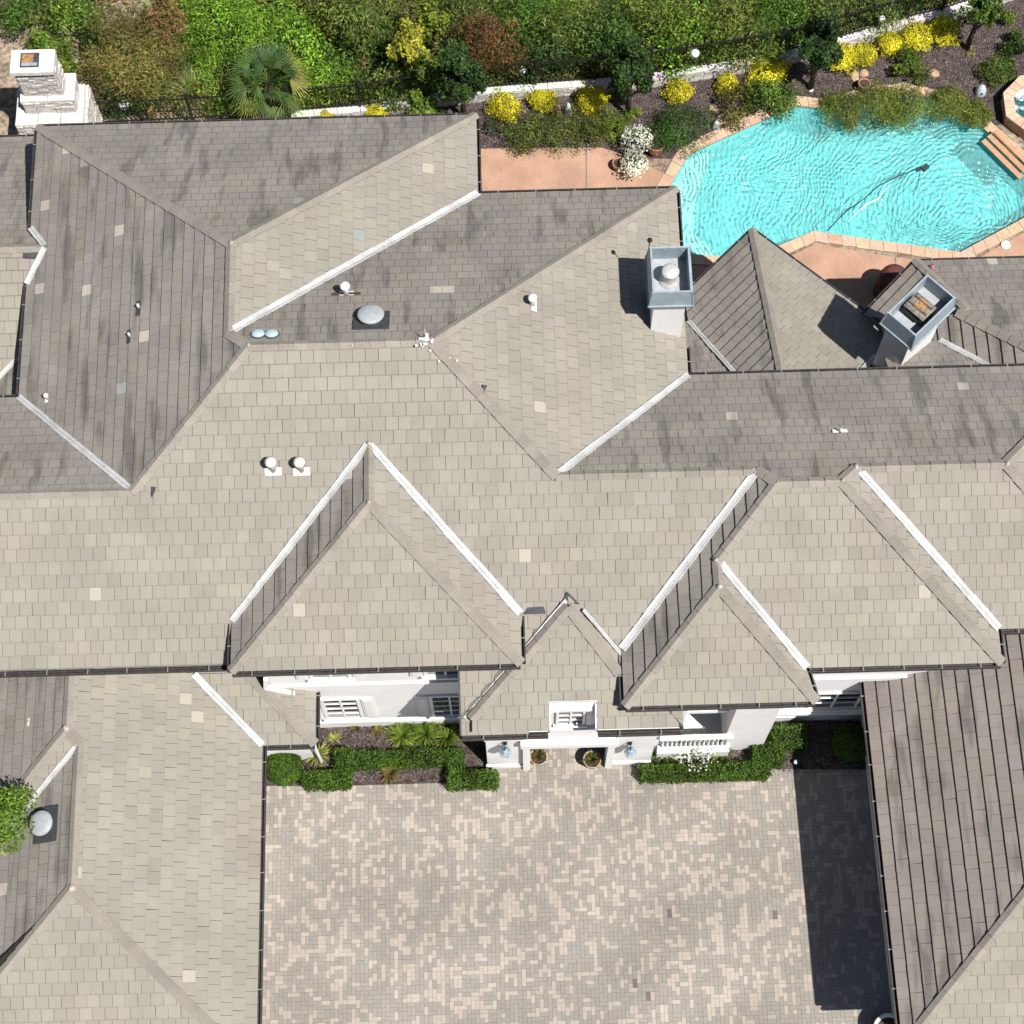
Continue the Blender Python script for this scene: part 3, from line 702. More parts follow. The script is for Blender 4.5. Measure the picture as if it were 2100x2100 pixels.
# entry block: piers, lintel, recess, upper window
ent_x0, ent_x1 = -.69, 3.27
def pier(x0, x1, y0, y1, z1, name='pier'): return wallbox(x0, x1, y0, y1, z1, name)
pier(ent_x0, .17, -13.49, -12.4, 5.1); pier(2.33, ent_x1, -13.49, -12.4, 5.1)
one('lintel', 'stucco', house['o'], lambda b: [b.box(.17, dxa, -13.47, -12.4, 2.72, 5.1), b.box(dxb, 2.33, -13.47, -12.4, 2.72, 5.1)])
one('door_surround', 'trim', house['o'], lambda b: [b.box(.17, .34, -13.60, -13.30, 0, 2.45), b.box(2.16, 2.33, -13.60, -13.30, 0, 2.45), b.box(.12, 2.38, -13.66, -13.30, 2.45, 2.72)])
one('wall', 'stucco', house['o'], lambda b: b.box(.0, 2.5, -11.95, -11.9, 0, 5))
door = one('front_door', 'rust', house['o'], lambda b: b.box(.6, 1.9, -11.99, -11.95, 0, 2.3))
one('handle', 'iron', door, lambda b: b.tube([(1.2, -12.05, .95), (1.2, -12.05, 1.25)], .015))
for x in (ent_x0, 2.38):
    trim(x - .03, x + .90, -13.49, 2.78, 2.94, .05); trim(x - .03, x + .90, -13.49, 0, .22, .05, 'plinth')
# upper window set in a notch cut through the entry eave
dzt = onY(1170, 1452, -13.49).z
dm = one('dormer', 'stucco', house['o'], lambda b: [b.box(dxa, dxb, -13.49, -13.40, 2.72, dzt)])
one('header', 'trim', dm, lambda b: [b.prism([(dxa - .03, -13.53, dzt), (dxb + .03, -13.53, dzt), (dxb + .03, dyb, dzt), (dxa - .03, dyb, dzt)],
    [(dxa - .03, -13.53, dzt + .09), (dxb + .03, -13.53, dzt + .09), (dxb + .03, dyb, zat(PS, 0, dyb) + .07), (dxa - .03, dyb, zat(PS, 0, dyb) + .07)])])
for xx in (dxa, dxb - .03):
    one('cheek', 'stucco', dm, lambda b: b.prism([(xx, yP, 5.2), (xx + .03, yP, 5.2), (xx + .03, dyb, dzt), (xx, dyb, dzt)], [(xx, yP, zat(PS, 0, yP) + .03), (xx + .03, yP, zat(PS, 0, yP) + .03), (xx + .03, dyb, zat(PS, 0, dyb) + .03), (xx, dyb, zat(PS, 0, dyb) + .03)]))
b = MB()
for q_ in range(10):
    xa_, xb_ = dxa - .02 + (dxb - dxa + .04) * q_ / 10, dxa - .02 + (dxb - dxa + .04) * (q_ + 1) / 10; ha_, hb_ = (.10 * (1 - ((q_ + e_) / 5 - 1) ** 2) for e_ in (0, 1))
    b.prism([(xa_, -13.58, dzt - .02), (xb_, -13.58, dzt - .02), (xb_, -13.45, dzt), (xa_, -13.45, dzt)], [(xa_, -13.58, dzt + .06 + ha_), (xb_, -13.58, dzt + .06 + hb_), (xb_, -13.45, dzt + .12 + hb_), (xa_, -13.45, dzt + .12 + ha_)])
b.build('arched_head', 'trim', dm)
window(dxa + .22, dxb - .27, dzt - 1.30, dzt - .18, -13.49, 2, 3, .06, .12, house['o'], .05, (0, 1))
one('sill_course', 'trim', dm, lambda b: [b.box(dxa - .04, dxb + .06, -13.60, -13.44, dzt - 1.72, dzt - 1.55)])
# porch bay under the right gable, with a balustrade
yb = yG3
wallbox(2.8, 3.9, yb, -12.6, 6.05); wallbox(5.0, 6.0, yb, -12.2, 6.05)
one('wall', 'stucco', house['o'], lambda b: b.box(3.9, 5.0, -12.0, -11.95, 0, 6.05))
one('lintel', 'stucco', house['o'], lambda b: b.box(3.9, 5.0, yb + .01, -12.6, 4.5, 6.05))
one('porch_beam', 'trim', house['o'], lambda b: b.box(3.9, 5.0, -12.95, -12.8, 2.55, 2.75))
one('porch_floor', 'stucco', house['o'], lambda b: b.box(3.9, 5.0, yb - .02, -12.0, 0, .60))
bal = thing('balustrade', (4.3, -13.5, 0), 'white porch railing of turned spindles left of the big front window', 'railing')
bx0, bx1, by = 3.42, 5.15, -13.30
one('plinth', 'trim', bal, lambda b: b.box(bx0, bx1, by - .12, by + .12, 0, .62))
one('top_rail', 'trim', bal, lambda b: b.box(bx0, bx1, by - .06, by + .06, 1.62, 1.70))
one('bottom_rail', 'trim', bal, lambda b: b.box(bx0, bx1, by - .05, by + .05, .72, .79))
for i in range(15):
    x = bx0 + .1 + i * (bx1 - bx0 - .2) / 14
    one('spindle', 'trim', bal, lambda b: b.lathe((x, by, .79), [(.02, 0), (.03, .1), (.038, .28), (.018, .42), (.026, .6), (.02, .83)], 8), True)
# wide bay window in the recess at right
w = window(6.45, 8.75, 1.15, 2.45, yG2, 4, 3, .08, .2, house['o'], .06, (0, 0))
one('sill', 'trim', w, lambda b: b.box(6.3, 8.9, yG2 - .16, yG2, .92, 1.07))

# ------------------------------------------------------------------ left garage wing
gl = dict(k='gl', o=thing('garage_wing', (-8, -16, 0), 'single storey wing with long east slope beside the courtyard at lower left', 'garage'))
ZL = 3.2; LEx = -5.79; tL = .6
PLE = plane('E', LEx, ZL, tL)
rA = onP(141, 1440, PLE); rU = onP(138, 1496, PLE); rD = onP(163, 1525, PLE); rE = onP(148, 1822, PLE)
PWU = (tL, 0, rU.z - tL * rU.x); PWD = (tL, 0, rD.z - tL * rD.x)
PSU = (0, tL, rU.z - tL * rU.y); PSD = (0, tL, rE.z - tL * rE.y)
yS = -22.6; ytop = -12.10
vk0 = onP(542, 1528, PLE); vk0 = Vector((LEx, vk0.y, ZL))
PKS = plane('S', vk0.y, ZL, tL); kE = G(645, 1526, ZL); PKE = plane('E', kE.x, ZL, tL)
kc = Vector((kE.x, vk0.y, ZL)); PTOP = (0, 1e6, -1e6 * ytop)
def isc(a, b_, c): return isect(a, b_, c)
H_ = lambda z: (0, 0, z)
def vy(P, x, y): return Vector((x, y, zat(P, x, y)))
k_valley_top_x = LEx - (ytop - vk0.y); k_hip_top_x = kE.x - (ytop - vk0.y)
xw = -14.0
def lowest(P, x): return vy(P, x, 0)
hipS = isc(PLE, PSD, H_(ZL))
roof_face(gl, [vk0, vy(PLE, k_valley_top_x, ytop), vy(PLE, rA.x, ytop), Vector((rU.x, rU.y, rU.z)), rD, rE, hipS])
roof_face(gl, [vk0, kc, vy(PKS, k_hip_top_x, ytop), vy(PKS, k_valley_top_x, ytop)])
roof_face(gl, [kc, vy(PKE, k_hip_top_x, ytop), vy(PKE, kE.x, ytop)])
# stepped west side with a small hip between upper and lower ridge
c3 = vy(PSU, xw, rU.y - (rU.x - xw))
hw = isc(PWU, PSU, (1e6, 0, -1e6 * xw)); vwp = isc(PWD, PSU, (1e6, 0, -1e6 * xw))
roof_face(gl, [vy(PWU, rA.x, ytop), rU, hw, vy(PWU, xw, ytop)], True)
roof_face(gl, [rU, rD, vwp, hw])
hsw = isc(PWD, PSD, (1e6, 0, -1e6 * xw))
roof_face(gl, [rD, rE, hsw, vwp], True)
roof_face(gl, [rE, hipS, Vector((xw, hipS.y, ZL)), hsw])
for (p, q, A_, B_) in ((vy(PLE, rA.x, ytop), rU, PLE, PWU), (rU, rD, PLE, PSU), (rD, rE, PLE, PWD), (hw, rU, PWU, PSU), (hipS, rE, PLE, PSD), (hsw, rE, PWD, PSD), (kc, vy(PKS, k_hip_top_x, ytop), PKS, PKE)):
    caps(gl, p, q, A_, B_)
for p in (rU, rE): mortar(gl, p, .07)
valley(gl, vwp, rD, PWD, PSU, .07); valley(gl, vk0, vy(PLE, k_valley_top_x, ytop), PLE, PKS, .11)
gutter(gl, Vector((LEx, -22.8, ZL)), vk0, (1, 0, 0)); gutter(gl, vk0 + Vector((.12, 0, 0)), kc, (0, -1, 0)); gutter(gl, kc, Vector((kE.x, ytop, ZL)), (1, 0, 0))
def wbox(bld, x0, x1, y0, y1, z1):
    b = MB(); b.prism([(x0, y0, 0), (x1, y0, 0), (x1, y1, 0), (x0, y1, 0)], [(x0, y0, z1), (x1, y0, z1), (x1, y1, z1), (x0, y1, z1)]); b.build('wall', 'stucco', bld['o'])
wbox(gl, -14, LEx - .4, -22.4, -12.5, 3.15); wbox(gl, -6.6, kE.x - .35, vk0.y + .38, -12.3, 3.15)
b = MB(); b.tube([kc + Vector((-.16, .05, -.1)), kc + Vector((-.16, .28, -.5)), (kc.x - .16, kc.y + .3, .1)], .04); b.build('downspout', 'trim', gl['o'])

# ------------------------------------------------------------------ right garage wing
gr = dict(k='gr', o=thing('garage_wing', (12, -16, 0), 'single storey wing with broad dark jointed west slope right of the courtyard', 'garage'))
ZR = 3.3; tR = .56
r0_, r1_ = G(1774, 1413, ZR), G(1848, 2100, ZR)
ux = (r1_ - r0_).normalized()                                   # eave runs slightly off square
nw = Vector((-ux.y, ux.x, 0)); nw = nw if nw.x > 0 else -nw      # horizontal, up the slope
PRW = (tR * nw.x, tR * nw.y, ZR - tR * (nw.x * r0_.x + nw.y * r0_.y))
hq = onP(2100, 1837, PRW)
cyR = -20.6; cR = r0_ + ux * ((cyR - r0_.y) / ux.y); cR.z = ZR
far_hip = hq + (hq - cR) * 1.2
yN1_, yN2_ = -12.42, -11.72
nx0 = r0_.x + (yN1_ - r0_.y) * ux.x / ux.y
hr = vy(PRW, 15.5, yN2_)
def onRW(x, y): return vy(PRW, x, y)
roof_face(gr, [Vector((nx0, yN1_, ZR)), cR, far_hip, onRW(far_hip.x + .4, yN2_), onRW(10.02, yN2_), onRW(10.02, yN1_)], True, sc_=1.06)
Esouth = Vector((far_hip.x + 4, cR.y, ZR)); roof_face(gr, [cR, Esouth, Vector((far_hip.x + 4, far_hip.y, far_hip.z)), far_hip], sc_=1.06)
caps(gr, cR, far_hip, PRW, (-.2, .5, 0), .12)
gutter(gr, Vector((nx0, yN1_, ZR)), cR, -nw); gutter(gr, cR, Esouth, (0, -1, 0))
b = MB(); b.beam((nx0, yN1_ - .0, ZR + .06), onRW(10.0, yN1_) + Vector((0, 0, .07)), .05, .09); b.build('wall_flashing', 'flash', gr['o'])
b = MB(); o_ = nw * .42
P_ = [Vector((nx0 + .45, -12.4, 0)), Vector((cR.x + .45, cR.y + .4, 0)), Vector((20, cR.y + .4, 0)), Vector((20, -12.4, 0))]
b.prism(P_, [p + Vector((0, 0, 3.2)) for p in P_]); b.build('wall', 'stucco', gr['o'])
one('wall', 'stucco', gr['o'], lambda b: b.box(10.0, 18, -12.4, -11.8, 0, 3.5))

# ------------------------------------------------------------------ poolside bays
pv = dict(k='pv', o=thing('poolside_bay', (6.3, -3, 0), 'pointed tiled bay roof reaching toward the pool beside the round vent chimney', 'bay roof'))
ZT = 3.3
tc = G(1543, 474, ZT); tw = G(1429, 583, ZT); te = G(1780, 648, ZT)
def eaveplane(p, q, t, inside):
    d = (q - p); d.z = 0; d.normalize(); n = Vector((-d.y, d.x, 0))
    if (inside - p).dot(n) < 0: n = -n
    return (t * n.x, t * n.y, p.z - t * (n.x * p.x + n.y * p.y))
ins = Vector((6.6, -5, ZT)); tT = .62
PT1 = eaveplane(tc, tw, tT, ins); PT2 = eaveplane(tc, te, tT, ins)
yH = -6.05
def seg_at(P, Q, y):  # intersection line of planes at given y
    return isect(P, Q, (0, 1e6, -1e6 * y))
htop = seg_at(PT1, PT2, yH)
tn0 = onP(1413, 663, PT1); tn1 = onP(1506, 768, PT1); tw2 = tc + (tw - tc) * 1.22
roof_face(pv, [tc, tw2, tn0, tn1, Vector((tn1.x + .12, yH, zat(PT1, tn1.x + .12, yH))), htop], True)
te2 = onP(1846, 761, PT2); tv = onP(1794, 735, PT2); tv2 = onP(1764, 767, PT2); teave = tc + (te - tc) * 1.17
roof_face(pv, [tc, htop, Vector((tv2.x, yH, zat(PT2, tv2.x, yH))), tv2, tv, teave])
caps(pv, tc, htop, PT1, PT2, .12)
PTN = (0, -.58, tn0.z + .58 * tn0.y)
x0_ = 4.2
roof_face(pv, [tn0, tn1, Vector((tn1.x + .1, yH, zat(PTN, tn1.x, yH))), vy(PTN, x0_, yH), vy(PTN, x0_, tn0.y + .0)], True)
valley(pv, tn0, tn1, PT1, PTN, .075)
PTE = (0, -.58, tv.z + .58 * tv.y)
roof_face(pv, [tv, tv2, vy(PTE, tv2.x, yH), vy(PTE, 8.9, yH), vy(PTE, 8.9, tv.y - .1)], True)
valley(pv, tv, tv2, PT2, PTE, .09)
gutter(pv, tc, tw2, Vector((tw - tc).cross(Vector((0, 0, 1)))) * (1 if (tw - tc).cross(Vector((0, 0, 1))).y > 0 else -1), .09)
gutter(pv, tc, teave, Vector((te - tc).cross(Vector((0, 0, 1)))) * (1 if (te - tc).cross(Vector((0, 0, 1))).y > 0 else -1), .09)
def polywall(bld, pts, z1):
    b = MB(); b.prism([(x, y, 0) for x, y in pts], [(x, y, z1) for x, y in pts]); b.build('wall', 'stucco', bld['o'])
polywall(pv, [(tc.x, tc.y - .62), (tw.x + .35, tw.y - .35), (tw.x + .35, -6.4), (8.3, -6.4), (8.3, teave.y), (te.x - .5, te.y - .28)], 3.3)
qv = dict(k='qv', o=thing('poolside_bay', (11, -4, 0), 'grey tiled bay roof behind the square chimney at the right edge', 'bay roof'))
ZT = 3.85; qc = G(1878, 538, ZT); qw = G(1775, 645, ZT); qe = Vector((17, qc.y, ZT))
PQN = plane('N', qc.y, ZT, .6); PQ1 = eaveplane(qc, qw, .6, Vector((12, -5, ZT)))
h1 = onP(1965, 643, PQN); PQW = (.6, 0, h1.z - .6 * h1.x)
v1 = onP(1928, 701, PQW); PQ2 = (0, -.58, v1.z + .58 * v1.y)
hip_far = isect(PQN, PQW, (1e6, 0, -1e6 * 14.5)); vfar = isect(PQW, PQ2, (1e6, 0, -1e6 * 11.6))
hy = isect(PQN, PQW, (0, 1e6, -1e6 * yH)); vyq = isect(PQW, PQ2, (0, 1e6, -1e6 * yH))
hq1 = isect(PQN, PQ1, (0, 1e6, -1e6 * (h1.y + .1)))
roof_face(qv, [qc, qe, vy(PQN, 17, yH), hy, h1, hq1], True)
roof_face(qv, [qc, hq1, vy(PQ1, 9.6, hq1.y), vy(PQ1, qw.x - .05, qw.y - .05 + 0), qw], True)
roof_face(qv, [h1, hy, vyq, v1, vy(PQW, v1.x - .5, v1.y + .35), vy(PQW, h1.x - .75, h1.y - .0)], True)
roof_face(qv, [v1, vyq, vy(PQ2, 8.9, yH), vy(PQ2, 8.9, v1.y + .0)], True)
caps(qv, h1, hy, PQN, PQW, .14); caps(qv, qc, hq1, PQN, PQ1, .12); valley(qv, v1, vyq, PQW, PQ2, .085)
gutter(qv, qc, qe, (0, 1, 0), .09); d_ = (qw - qc).cross(Vector((0, 0, 1))); gutter(qv, qc, qw, d_ if d_.y > 0 else -d_, .09)
polywall(qv, [(qc.x + .1, qc.y - .4), (qw.x + .45, qw.y - .2), (qw.x + .45, -6.4), (16.5, -6.4), (16.5, qc.y - .4)], 3.8)

for bd in (house, gl, gr, pv, qv): lay_tiles(bd, 300)

# ------------------------------------------------------------------ chimneys
def chimney(X, Y, c, half, z0, z1, label, vent, finial):
    """shroud tray on a stucco shaft; X, Y unit axes; half sizes of the shroud"""
    Z = Vector((0, 0, 1)); c = Vector(c); hx, hy_ = half
    t = thing('chimney', (c.x, c.y, z0), label, 'chimney')
    def P(i, j, z, ins=0): return c + X * (i * (hx - ins)) + Y * (j * (hy_ - ins)) + Z * (z - c.z)
    sh = MB(); k = [(-1, -1), (1, -1), (1, 1), (-1, 1)]
    sh.prism([P(i, j, z0, .10) for i, j in k], [P(i, j, z1 - .52, .10) for i, j in k]); sh.build('shaft', 'stucco', t)
    s = MB(); lo, hi, d = z1 - .53, z1, .50
    for q in range(4):
        a, b_ = k[q], k[(q + 1) % 4]
        o0, o1 = P(*a, lo, -.03), P(*b_, lo, -.03); p0, p1 = P(*a, hi, .02), P(*b_, hi, .02)
        r0, r1 = P(*a, hi, .06), P(*b_, hi, .06); s0, s1 = P(*a, hi - .50, .06), P(*b_, hi - .50, .06)
        s.mesh([o0, o1, p1, p0, r1, r0, s1, s0], [(0, 1, 2, 3), (3, 2, 4, 5), (5, 4, 6, 7)])
        u0, u1 = P(*a, lo - .05, -.055), P(*b_, lo - .05, -.055); w0, w1 = P(*a, lo + .0, -.055), P(*b_, lo, -.055)
        x0, x1 = P(*a, lo - .05, .10), P(*b_, lo - .05, .10)
        s.mesh([x0, x1, u1, u0, w1, w0, P(*b_, lo + .004, -.03), P(*a, lo + .004, -.03)], [(0, 1, 2, 3), (3, 2, 4, 5), (5, 4, 6, 7)])
    s.build('shroud', 'metalb', t)
    f = MB(); f.poly([P(i, j, z1 - .49, .058) for i, j in k]); f.build('lid', 'lid', t)
    for i, j in k:
        b = MB(); b.beam(P(i, j, z1 - .52, -.03), P(i, j, z1 + .0, .02), .03, .03); b.build('corner_seam', 'metalb', t)
    zf = z1 - .49
    if vent == 'round':
        cc = P(-.02, -.02, zf) - Z * 0
        v = one('flue', 'galv', t, lambda b: b.lathe(cc, [(.225, .0), (.225, .03), (.16, .05), (.15, .10), (.15, .36)], 32), True)
        one('flue_cap', 'galv', v, lambda b: b.lathe(cc + Z * .40, [(.0, -.03), (.165, -.03), (.195, .0), (.195, .03), (.165, .055), (.09, .08), (.0, .09)], 36), True)
    else:
        cc = P(.02, .06, zf)
        v = one('flue', 'charcoal', t, lambda b: b.obox(cc + Z * .10, (.42, .52, .2), X, Y, Z))
        for i in (-1, 1):
            for j in (-1, 1): one('post', 'charcoal', v, lambda b: b.obox(cc + X * i * .19 + Y * j * .24 + Z * .27, (.025, .025, .16), X, Y, Z))
        hood = one('flue_hood', 'cream2', v, lambda b: b.prism([cc + X * i * .24 + Y * j * .29 + Z * .36 for i, j in k], [cc + X * i * .19 + Y * j * .24 + Z * .39 for i, j in k]))
        one('rust_patch', 'rust', v, lambda b: b.obox(cc + X * .02 + Z * .405, (.30, .26, .012), (X + Y * .1).normalized(), (Y - X * .1).normalized(), Z))
        for a_ in (-.1, .1): one('hood_strap', 'charcoal', v, lambda b: b.obox(cc + X * a_ + Z * .415, (.03, .50, .008), X, Y, Z))
    if finial:
        p = P(-1, 1, z1, -.0)
        fz = one('finial', 'iron', t, lambda b: [b.tube([p - Z * .2, p + Z * .22], .012), b.lathe(p + Z * .27, [(0, -.06), (.05, -.03), (.06, 0), (.05, .03), (0, .06)], 12)], True)
    return t
c1c = (G(1331.5, 508, 8.8) + G(1414, 501, 8.8) + G(1422.5, 600, 8.8) + G(1337, 601, 8.8)) / 4
chimney(Vector((1, 0, 0)), Vector((0, 1, 0)), c1c, (.45, .58), 6.0, 8.8, 'tall white chimney with blue grey metal tray and round flue cap', 'round', True)
RZ = 7.15
rim = [G(u, v, RZ) for u, v in ((1814.5, 641.6), (1879.7, 693.7), (1970, 604), (1897, 564))]
cc2 = sum(rim, Vector()) / 4; X2 = ((rim[2] - rim[1]) + (rim[3] - rim[0])).normalized(); Y2 = Vector((0, 0, 1)).cross(X2)
hx2 = ((rim[2] - rim[1]).length + (rim[3] - rim[0]).length) / 4; hy2 = ((rim[0] - rim[1]).length + (rim[3] - rim[2]).length) / 4
chimney(X2, Y2, cc2, (hx2 - .02, hy2 - .02), 3.4, RZ, 'angled white chimney with blue grey metal tray and square rusty flue', 'square', False)

# ------------------------------------------------------------------ vents and lights on the roofs
def on_roof(k, u, v): return onP(u, v, PL[k] if isinstance(k, str) else k)
def bent_vent(k, u, v, label, mat='cream', s=1.0, group=None, up=(-.06, .1)):
    p = on_roof(k, u, v); n = nrm(k); Z = Vector((0, 0, 1))
    t = thing('roof_vent', p, label, 'roof vent', group)
    d = Vector((n.x, n.y, 0)).normalized() if abs(n.x) + abs(n.y) > 0 else Vector((0, -1, 0)); sd = Z.cross(d)
    one('flashing', 'white', t, lambda b: b.obox(p + n * .058, (.32 * s, .15 * s, .012), sd, n.cross(sd), n))
    one('pipe', mat, t, lambda b: b.tube([p, p + Z * .30 * s, p + Z * .38 * s + d * .02], [.06 * s, .06 * s, .07 * s], 14), True)
    h = p + Z * .46 * s
    one('cap', mat, t, lambda b: b.lathe(h, [(.075 * s, -.10 * s), (.11 * s, -.04 * s), (.11 * s, .02 * s), (.06 * s, .07 * s), (0, .085 * s)], 18), True)
    return t
bent_vent('S', 561, 966, 'cream capped vent pipe, left one of the close pair on the south slope', 'cream', 1.12)
bent_vent('S', 619, 966, 'cream capped vent pipe, right one of the close pair on the south slope', 'cream', 1.12)
bent_vent('N2', 711, 606, 'white capped vent pipe close under the long white valley strip', 'white', .98)
bent_vent('E2', 1092, 628, 'white capped vent pipe on the tan slope left of the round flue chimney', 'white', .9)
bent_vent('W1', 99, 820, 'small cream vent near the lower gutter corner of the dark jointed west slope', 'cream', .55)
def slot_vent(k, u, v, label, mat='charcoal', s=1):
    p = on_roof(k, u, v); n = nrm(k); t = thing('roof_vent', p, label, 'roof vent')
    X = Vector((0, 1, 0)) if abs(n.x) > abs(n.y) else Vector((1, 0, 0)); Y = n.cross(X)
    one('flashing', mat, t, lambda b: b.obox(p + n * .06, (.36 * s, .10 * s, .02), X, Y, n))
    one('pipe', 'galv', t, lambda b: b.tube([p + n * .02, p + n * .02 + Vector((0, 0, .22 * s))], .035 * s, 10), True)
slot_vent('W1', 287, 634, 'upper of two small grey vent pipes on the west slope')
slot_vent('W1', 268, 692, 'lower of two small grey vent pipes on the west slope', s=.9)
slot_vent('NR', 1722, 888, 'small vent pipe with pale plate on the grey north slope at right', 'white', .9)
slot_vent(PWU, 62, 1482, 'little vent pipe on the lower left wing above the dome fan', 'cream', .5)
def lifted(k, u, v, label):
    p = on_roof(k, u, v); n = nrm(k); t = thing('loose_flashing', p, label, 'metal flashing')
    one('plate', 'charcoal', t, lambda b: b.prism([p + n * .05, p + n * .05 + Vector((.10, -.02, 0)), p + n * .05 + Vector((.02, -.24, -.02))], [p + n * .10, p + n * .10 + Vector((.10, -.02, 0)), p + n * .07 + Vector((.02, -.24, -.02))]))
lifted('E2', 985, 792, 'small dark piece of loose flashing beside the right hip of the main ridge')
lifted('S', 312, 997, 'small dark piece of loose flashing at the foot of the left hip')
def dome_fan(k, u, v, label, r=.30):
    p = on_roof(k, u, v); n = nrm(k); t = thing('attic_fan', p, label, 'roof vent')
    X = Vector((0, 1, 0)) if abs(n.x) > abs(n.y) else Vector((1, 0, 0)); Y = n.cross(X)
    one('base', 'charcoal', t, lambda b: b.obox(p + n * .065, (.78, .66, .03), X, Y, n))
    q = p + n * .07
    one('drum', 'charcoal', t, lambda b: b.lathe(q, [(.24, 0), (.24, .16)], 28, n), True)
    one('dome', 'lid', t, lambda b: b.lathe(q, [(.26, .12), (r, .15), (r + .01, .19), (r * .94, .21), (r * .75, .235), (r * .45, .25), (0, .255)], 36, (n + Vector((0, 0, .6))).normalized()), True)
dome_fan('N2', 762, 662, 'pale domed attic fan on a dark square base north of the main ridge', .28)
dome_fan(PWD, 98, 1692, 'pale domed attic fan on a dark base beside the overhanging tree', .27)
for u, w_ in ((530, 'left'), (558, 'right')):
    p = on_roof('N2', u, 690); t = thing('sun_tunnel', p, 'pale blue round sun tunnel dome, %s one of the pair beside the valley foot' % w_, 'skylight')
    one('dome', 'dome', t, lambda b: b.lathe(p + nrm('N2') * .055, [(.145, 0), (.14, .04), (.11, .07), (.05, .088), (0, .09)], 24, nrm('N2')), True)
    one('ring', 'charcoal', t, lambda b: b.lathe(p + nrm('N2') * .05, [(.165, 0), (.165, .02), (.14, .025)], 24, nrm('N2')), True)
p = V('N2', 'S', 'E2') + Vector((-.12, .05, .08))
ft = thing('lightning_rod', p, 'small white star shaped rod base at the east end of the main ridge', 'finial')
one('rod', 'white', ft, lambda b: b.tube([p, p + Vector((0, 0, .45))], [.02, .006], 8))
one('foot', 'white', ft, lambda b: [b.beam(p - Vector((.14, 0, .0)), p + Vector((.16, -.05, .02)), .05, .03), b.beam(p - Vector((0, .13, .03)), p + Vector((.03, .12, -.02)), .05, .03), b.lathe(p, [(.08, -.02), (.05, .04), (0, .06)], 8)])

# ------------------------------------------------------------------ ground and paving
def sheet(name, pts, z, mat, par=None, **kw):
    b = MB(); b.poly([(p[0], p[1], z) for p in pts])
    if area2([(p[0], p[1]) for p in pts]) < 0: b.f[0] = b.f[0][::-1]
    return b.build(name, mat, par, **kw)
# ground: one sheet with the pool hole left open
POOL = [(1411, 319), (1447, 300), (1632, 217), (1686, 223), (1760, 205), (1850, 190), (1922, 205), (2016, 264), (2110, 345), (2170, 400), (2110, 442), (1969, 518), (1954, 516), (1668, 475), (1592, 507), (1560, 527), (1476, 527), (1395, 520), (1366, 470), (1369, 390)]
poolw = [G(u, v) for u, v in POOL]
def ring_sheet(name, hole, half, z, mat):
    """big square sheet around a polygonal hole"""
    cx = sum(p[0] for p in hole) / len(hole); cy = sum(p[1] for p in hole) / len(hole)
    hole = [(p[0], p[1]) for p in hole]
    if area2(hole) < 0: hole = hole[::-1]
    out = []
    for p in hole:
        dx, dy = p[0] - cx, p[1] - cy; k = half / max(abs(dx), abs(dy)); out.append((cx + dx * k, cy + dy * k))
    b = MB(); n = len(hole)
    for i in range(n):
        j = (i + 1) % n; q = [hole[i], out[i], out[j], hole[j]]
        # corner of the square when the two rays hit different sides
        if abs(abs(out[i][0] - cx) - half) < 1e-3 and abs(abs(out[j][1] - cy) - half) < 1e-3 and abs(abs(out[j][0] - cx) - half) > 1e-3:
            q.insert(2, (out[i][0], out[j][1]))
        elif abs(abs(out[i][1] - cy) - half) < 1e-3 and abs(abs(out[j][0] - cx) - half) < 1e-3 and abs(abs(out[i][0] - cx) - half) > 1e-3:
            q.insert(2, (out[j][0], out[i][1]))
        b.poly([(x, y, z) for x, y in q])
    return b.build(name, mat, None, kind='structure')
ring_sheet('ground', poolw, 180, -.02, 'soil')
# courtyard
court = sheet('courtyard', [(-6.6, -12.6), (-6.6, -23.6), (9.4, -23.6), (9.4, -12.3), (2.5, -11.9), (0, -11.9)], -.006, 'sand', kind='structure')
def inhouse(x, y):
    if y > -11.95: return True
    if 0.2 < x < 2.3 and y > -13.6: return False
    return y > -13.0 and not (.17 < x < 2.33)
PAV = []
u_ = .100; nx, ny = int(15.8 / u_), int(11.7 / u_)
occ = np.zeros((nx + 2, ny + 2), bool)
for j in range(ny):
    for i in range(nx):
        if occ[i, j]: continue
        r = random.random(); w_, h_ = (2, 1) if r < .40 else (1, 2) if r < .88 else (1, 1)
        if w_ == 2 and occ[i + 1, j]: w_, h_ = 1, 2
        occ[i:i + w_, j:j + h_] = True
        x0, y0 = -6.4 + i * u_, -23.55 + j * u_
        cx, cy = x0 + w_ * u_ / 2, y0 + h_ * u_ / 2
        if inhouse(cx, cy) or cx > 9.35: continue
        PAV.append((x0, y0, w_, h_, cx, cy))
def pav_tint(cx, cy):
    f = mnoise.noise(Vector((cx * 1.5, cy * 1.5, 3))); g = mnoise.noise(Vector((cx * .5, cy * .5, 8)))
    if mnoise.noise(Vector((cx * 4.4, cy * 4.4, 5))) * .75 + .28 * f + .2 * g + random.uniform(-.42, .42) > .17:
        c = Vector((.392, .338, .290)).lerp(Vector((.405, .358, .310)), random.random()) * random.uniform(.94, 1.05)
    elif random.random() < .0015: c = Vector((.16, .14, .125))
    else: c = Vector((.288, .260, .230)).lerp(Vector((.276, .260, .234)), random.random()) * random.uniform(.94, 1.06)
    return tuple(c * (1 + .10 * g))
PAV.sort(key=lambda p: (p[5] + 19.0) ** 2 + (p[4] - 1.5) ** 2)
PV = {}
mb = MB()
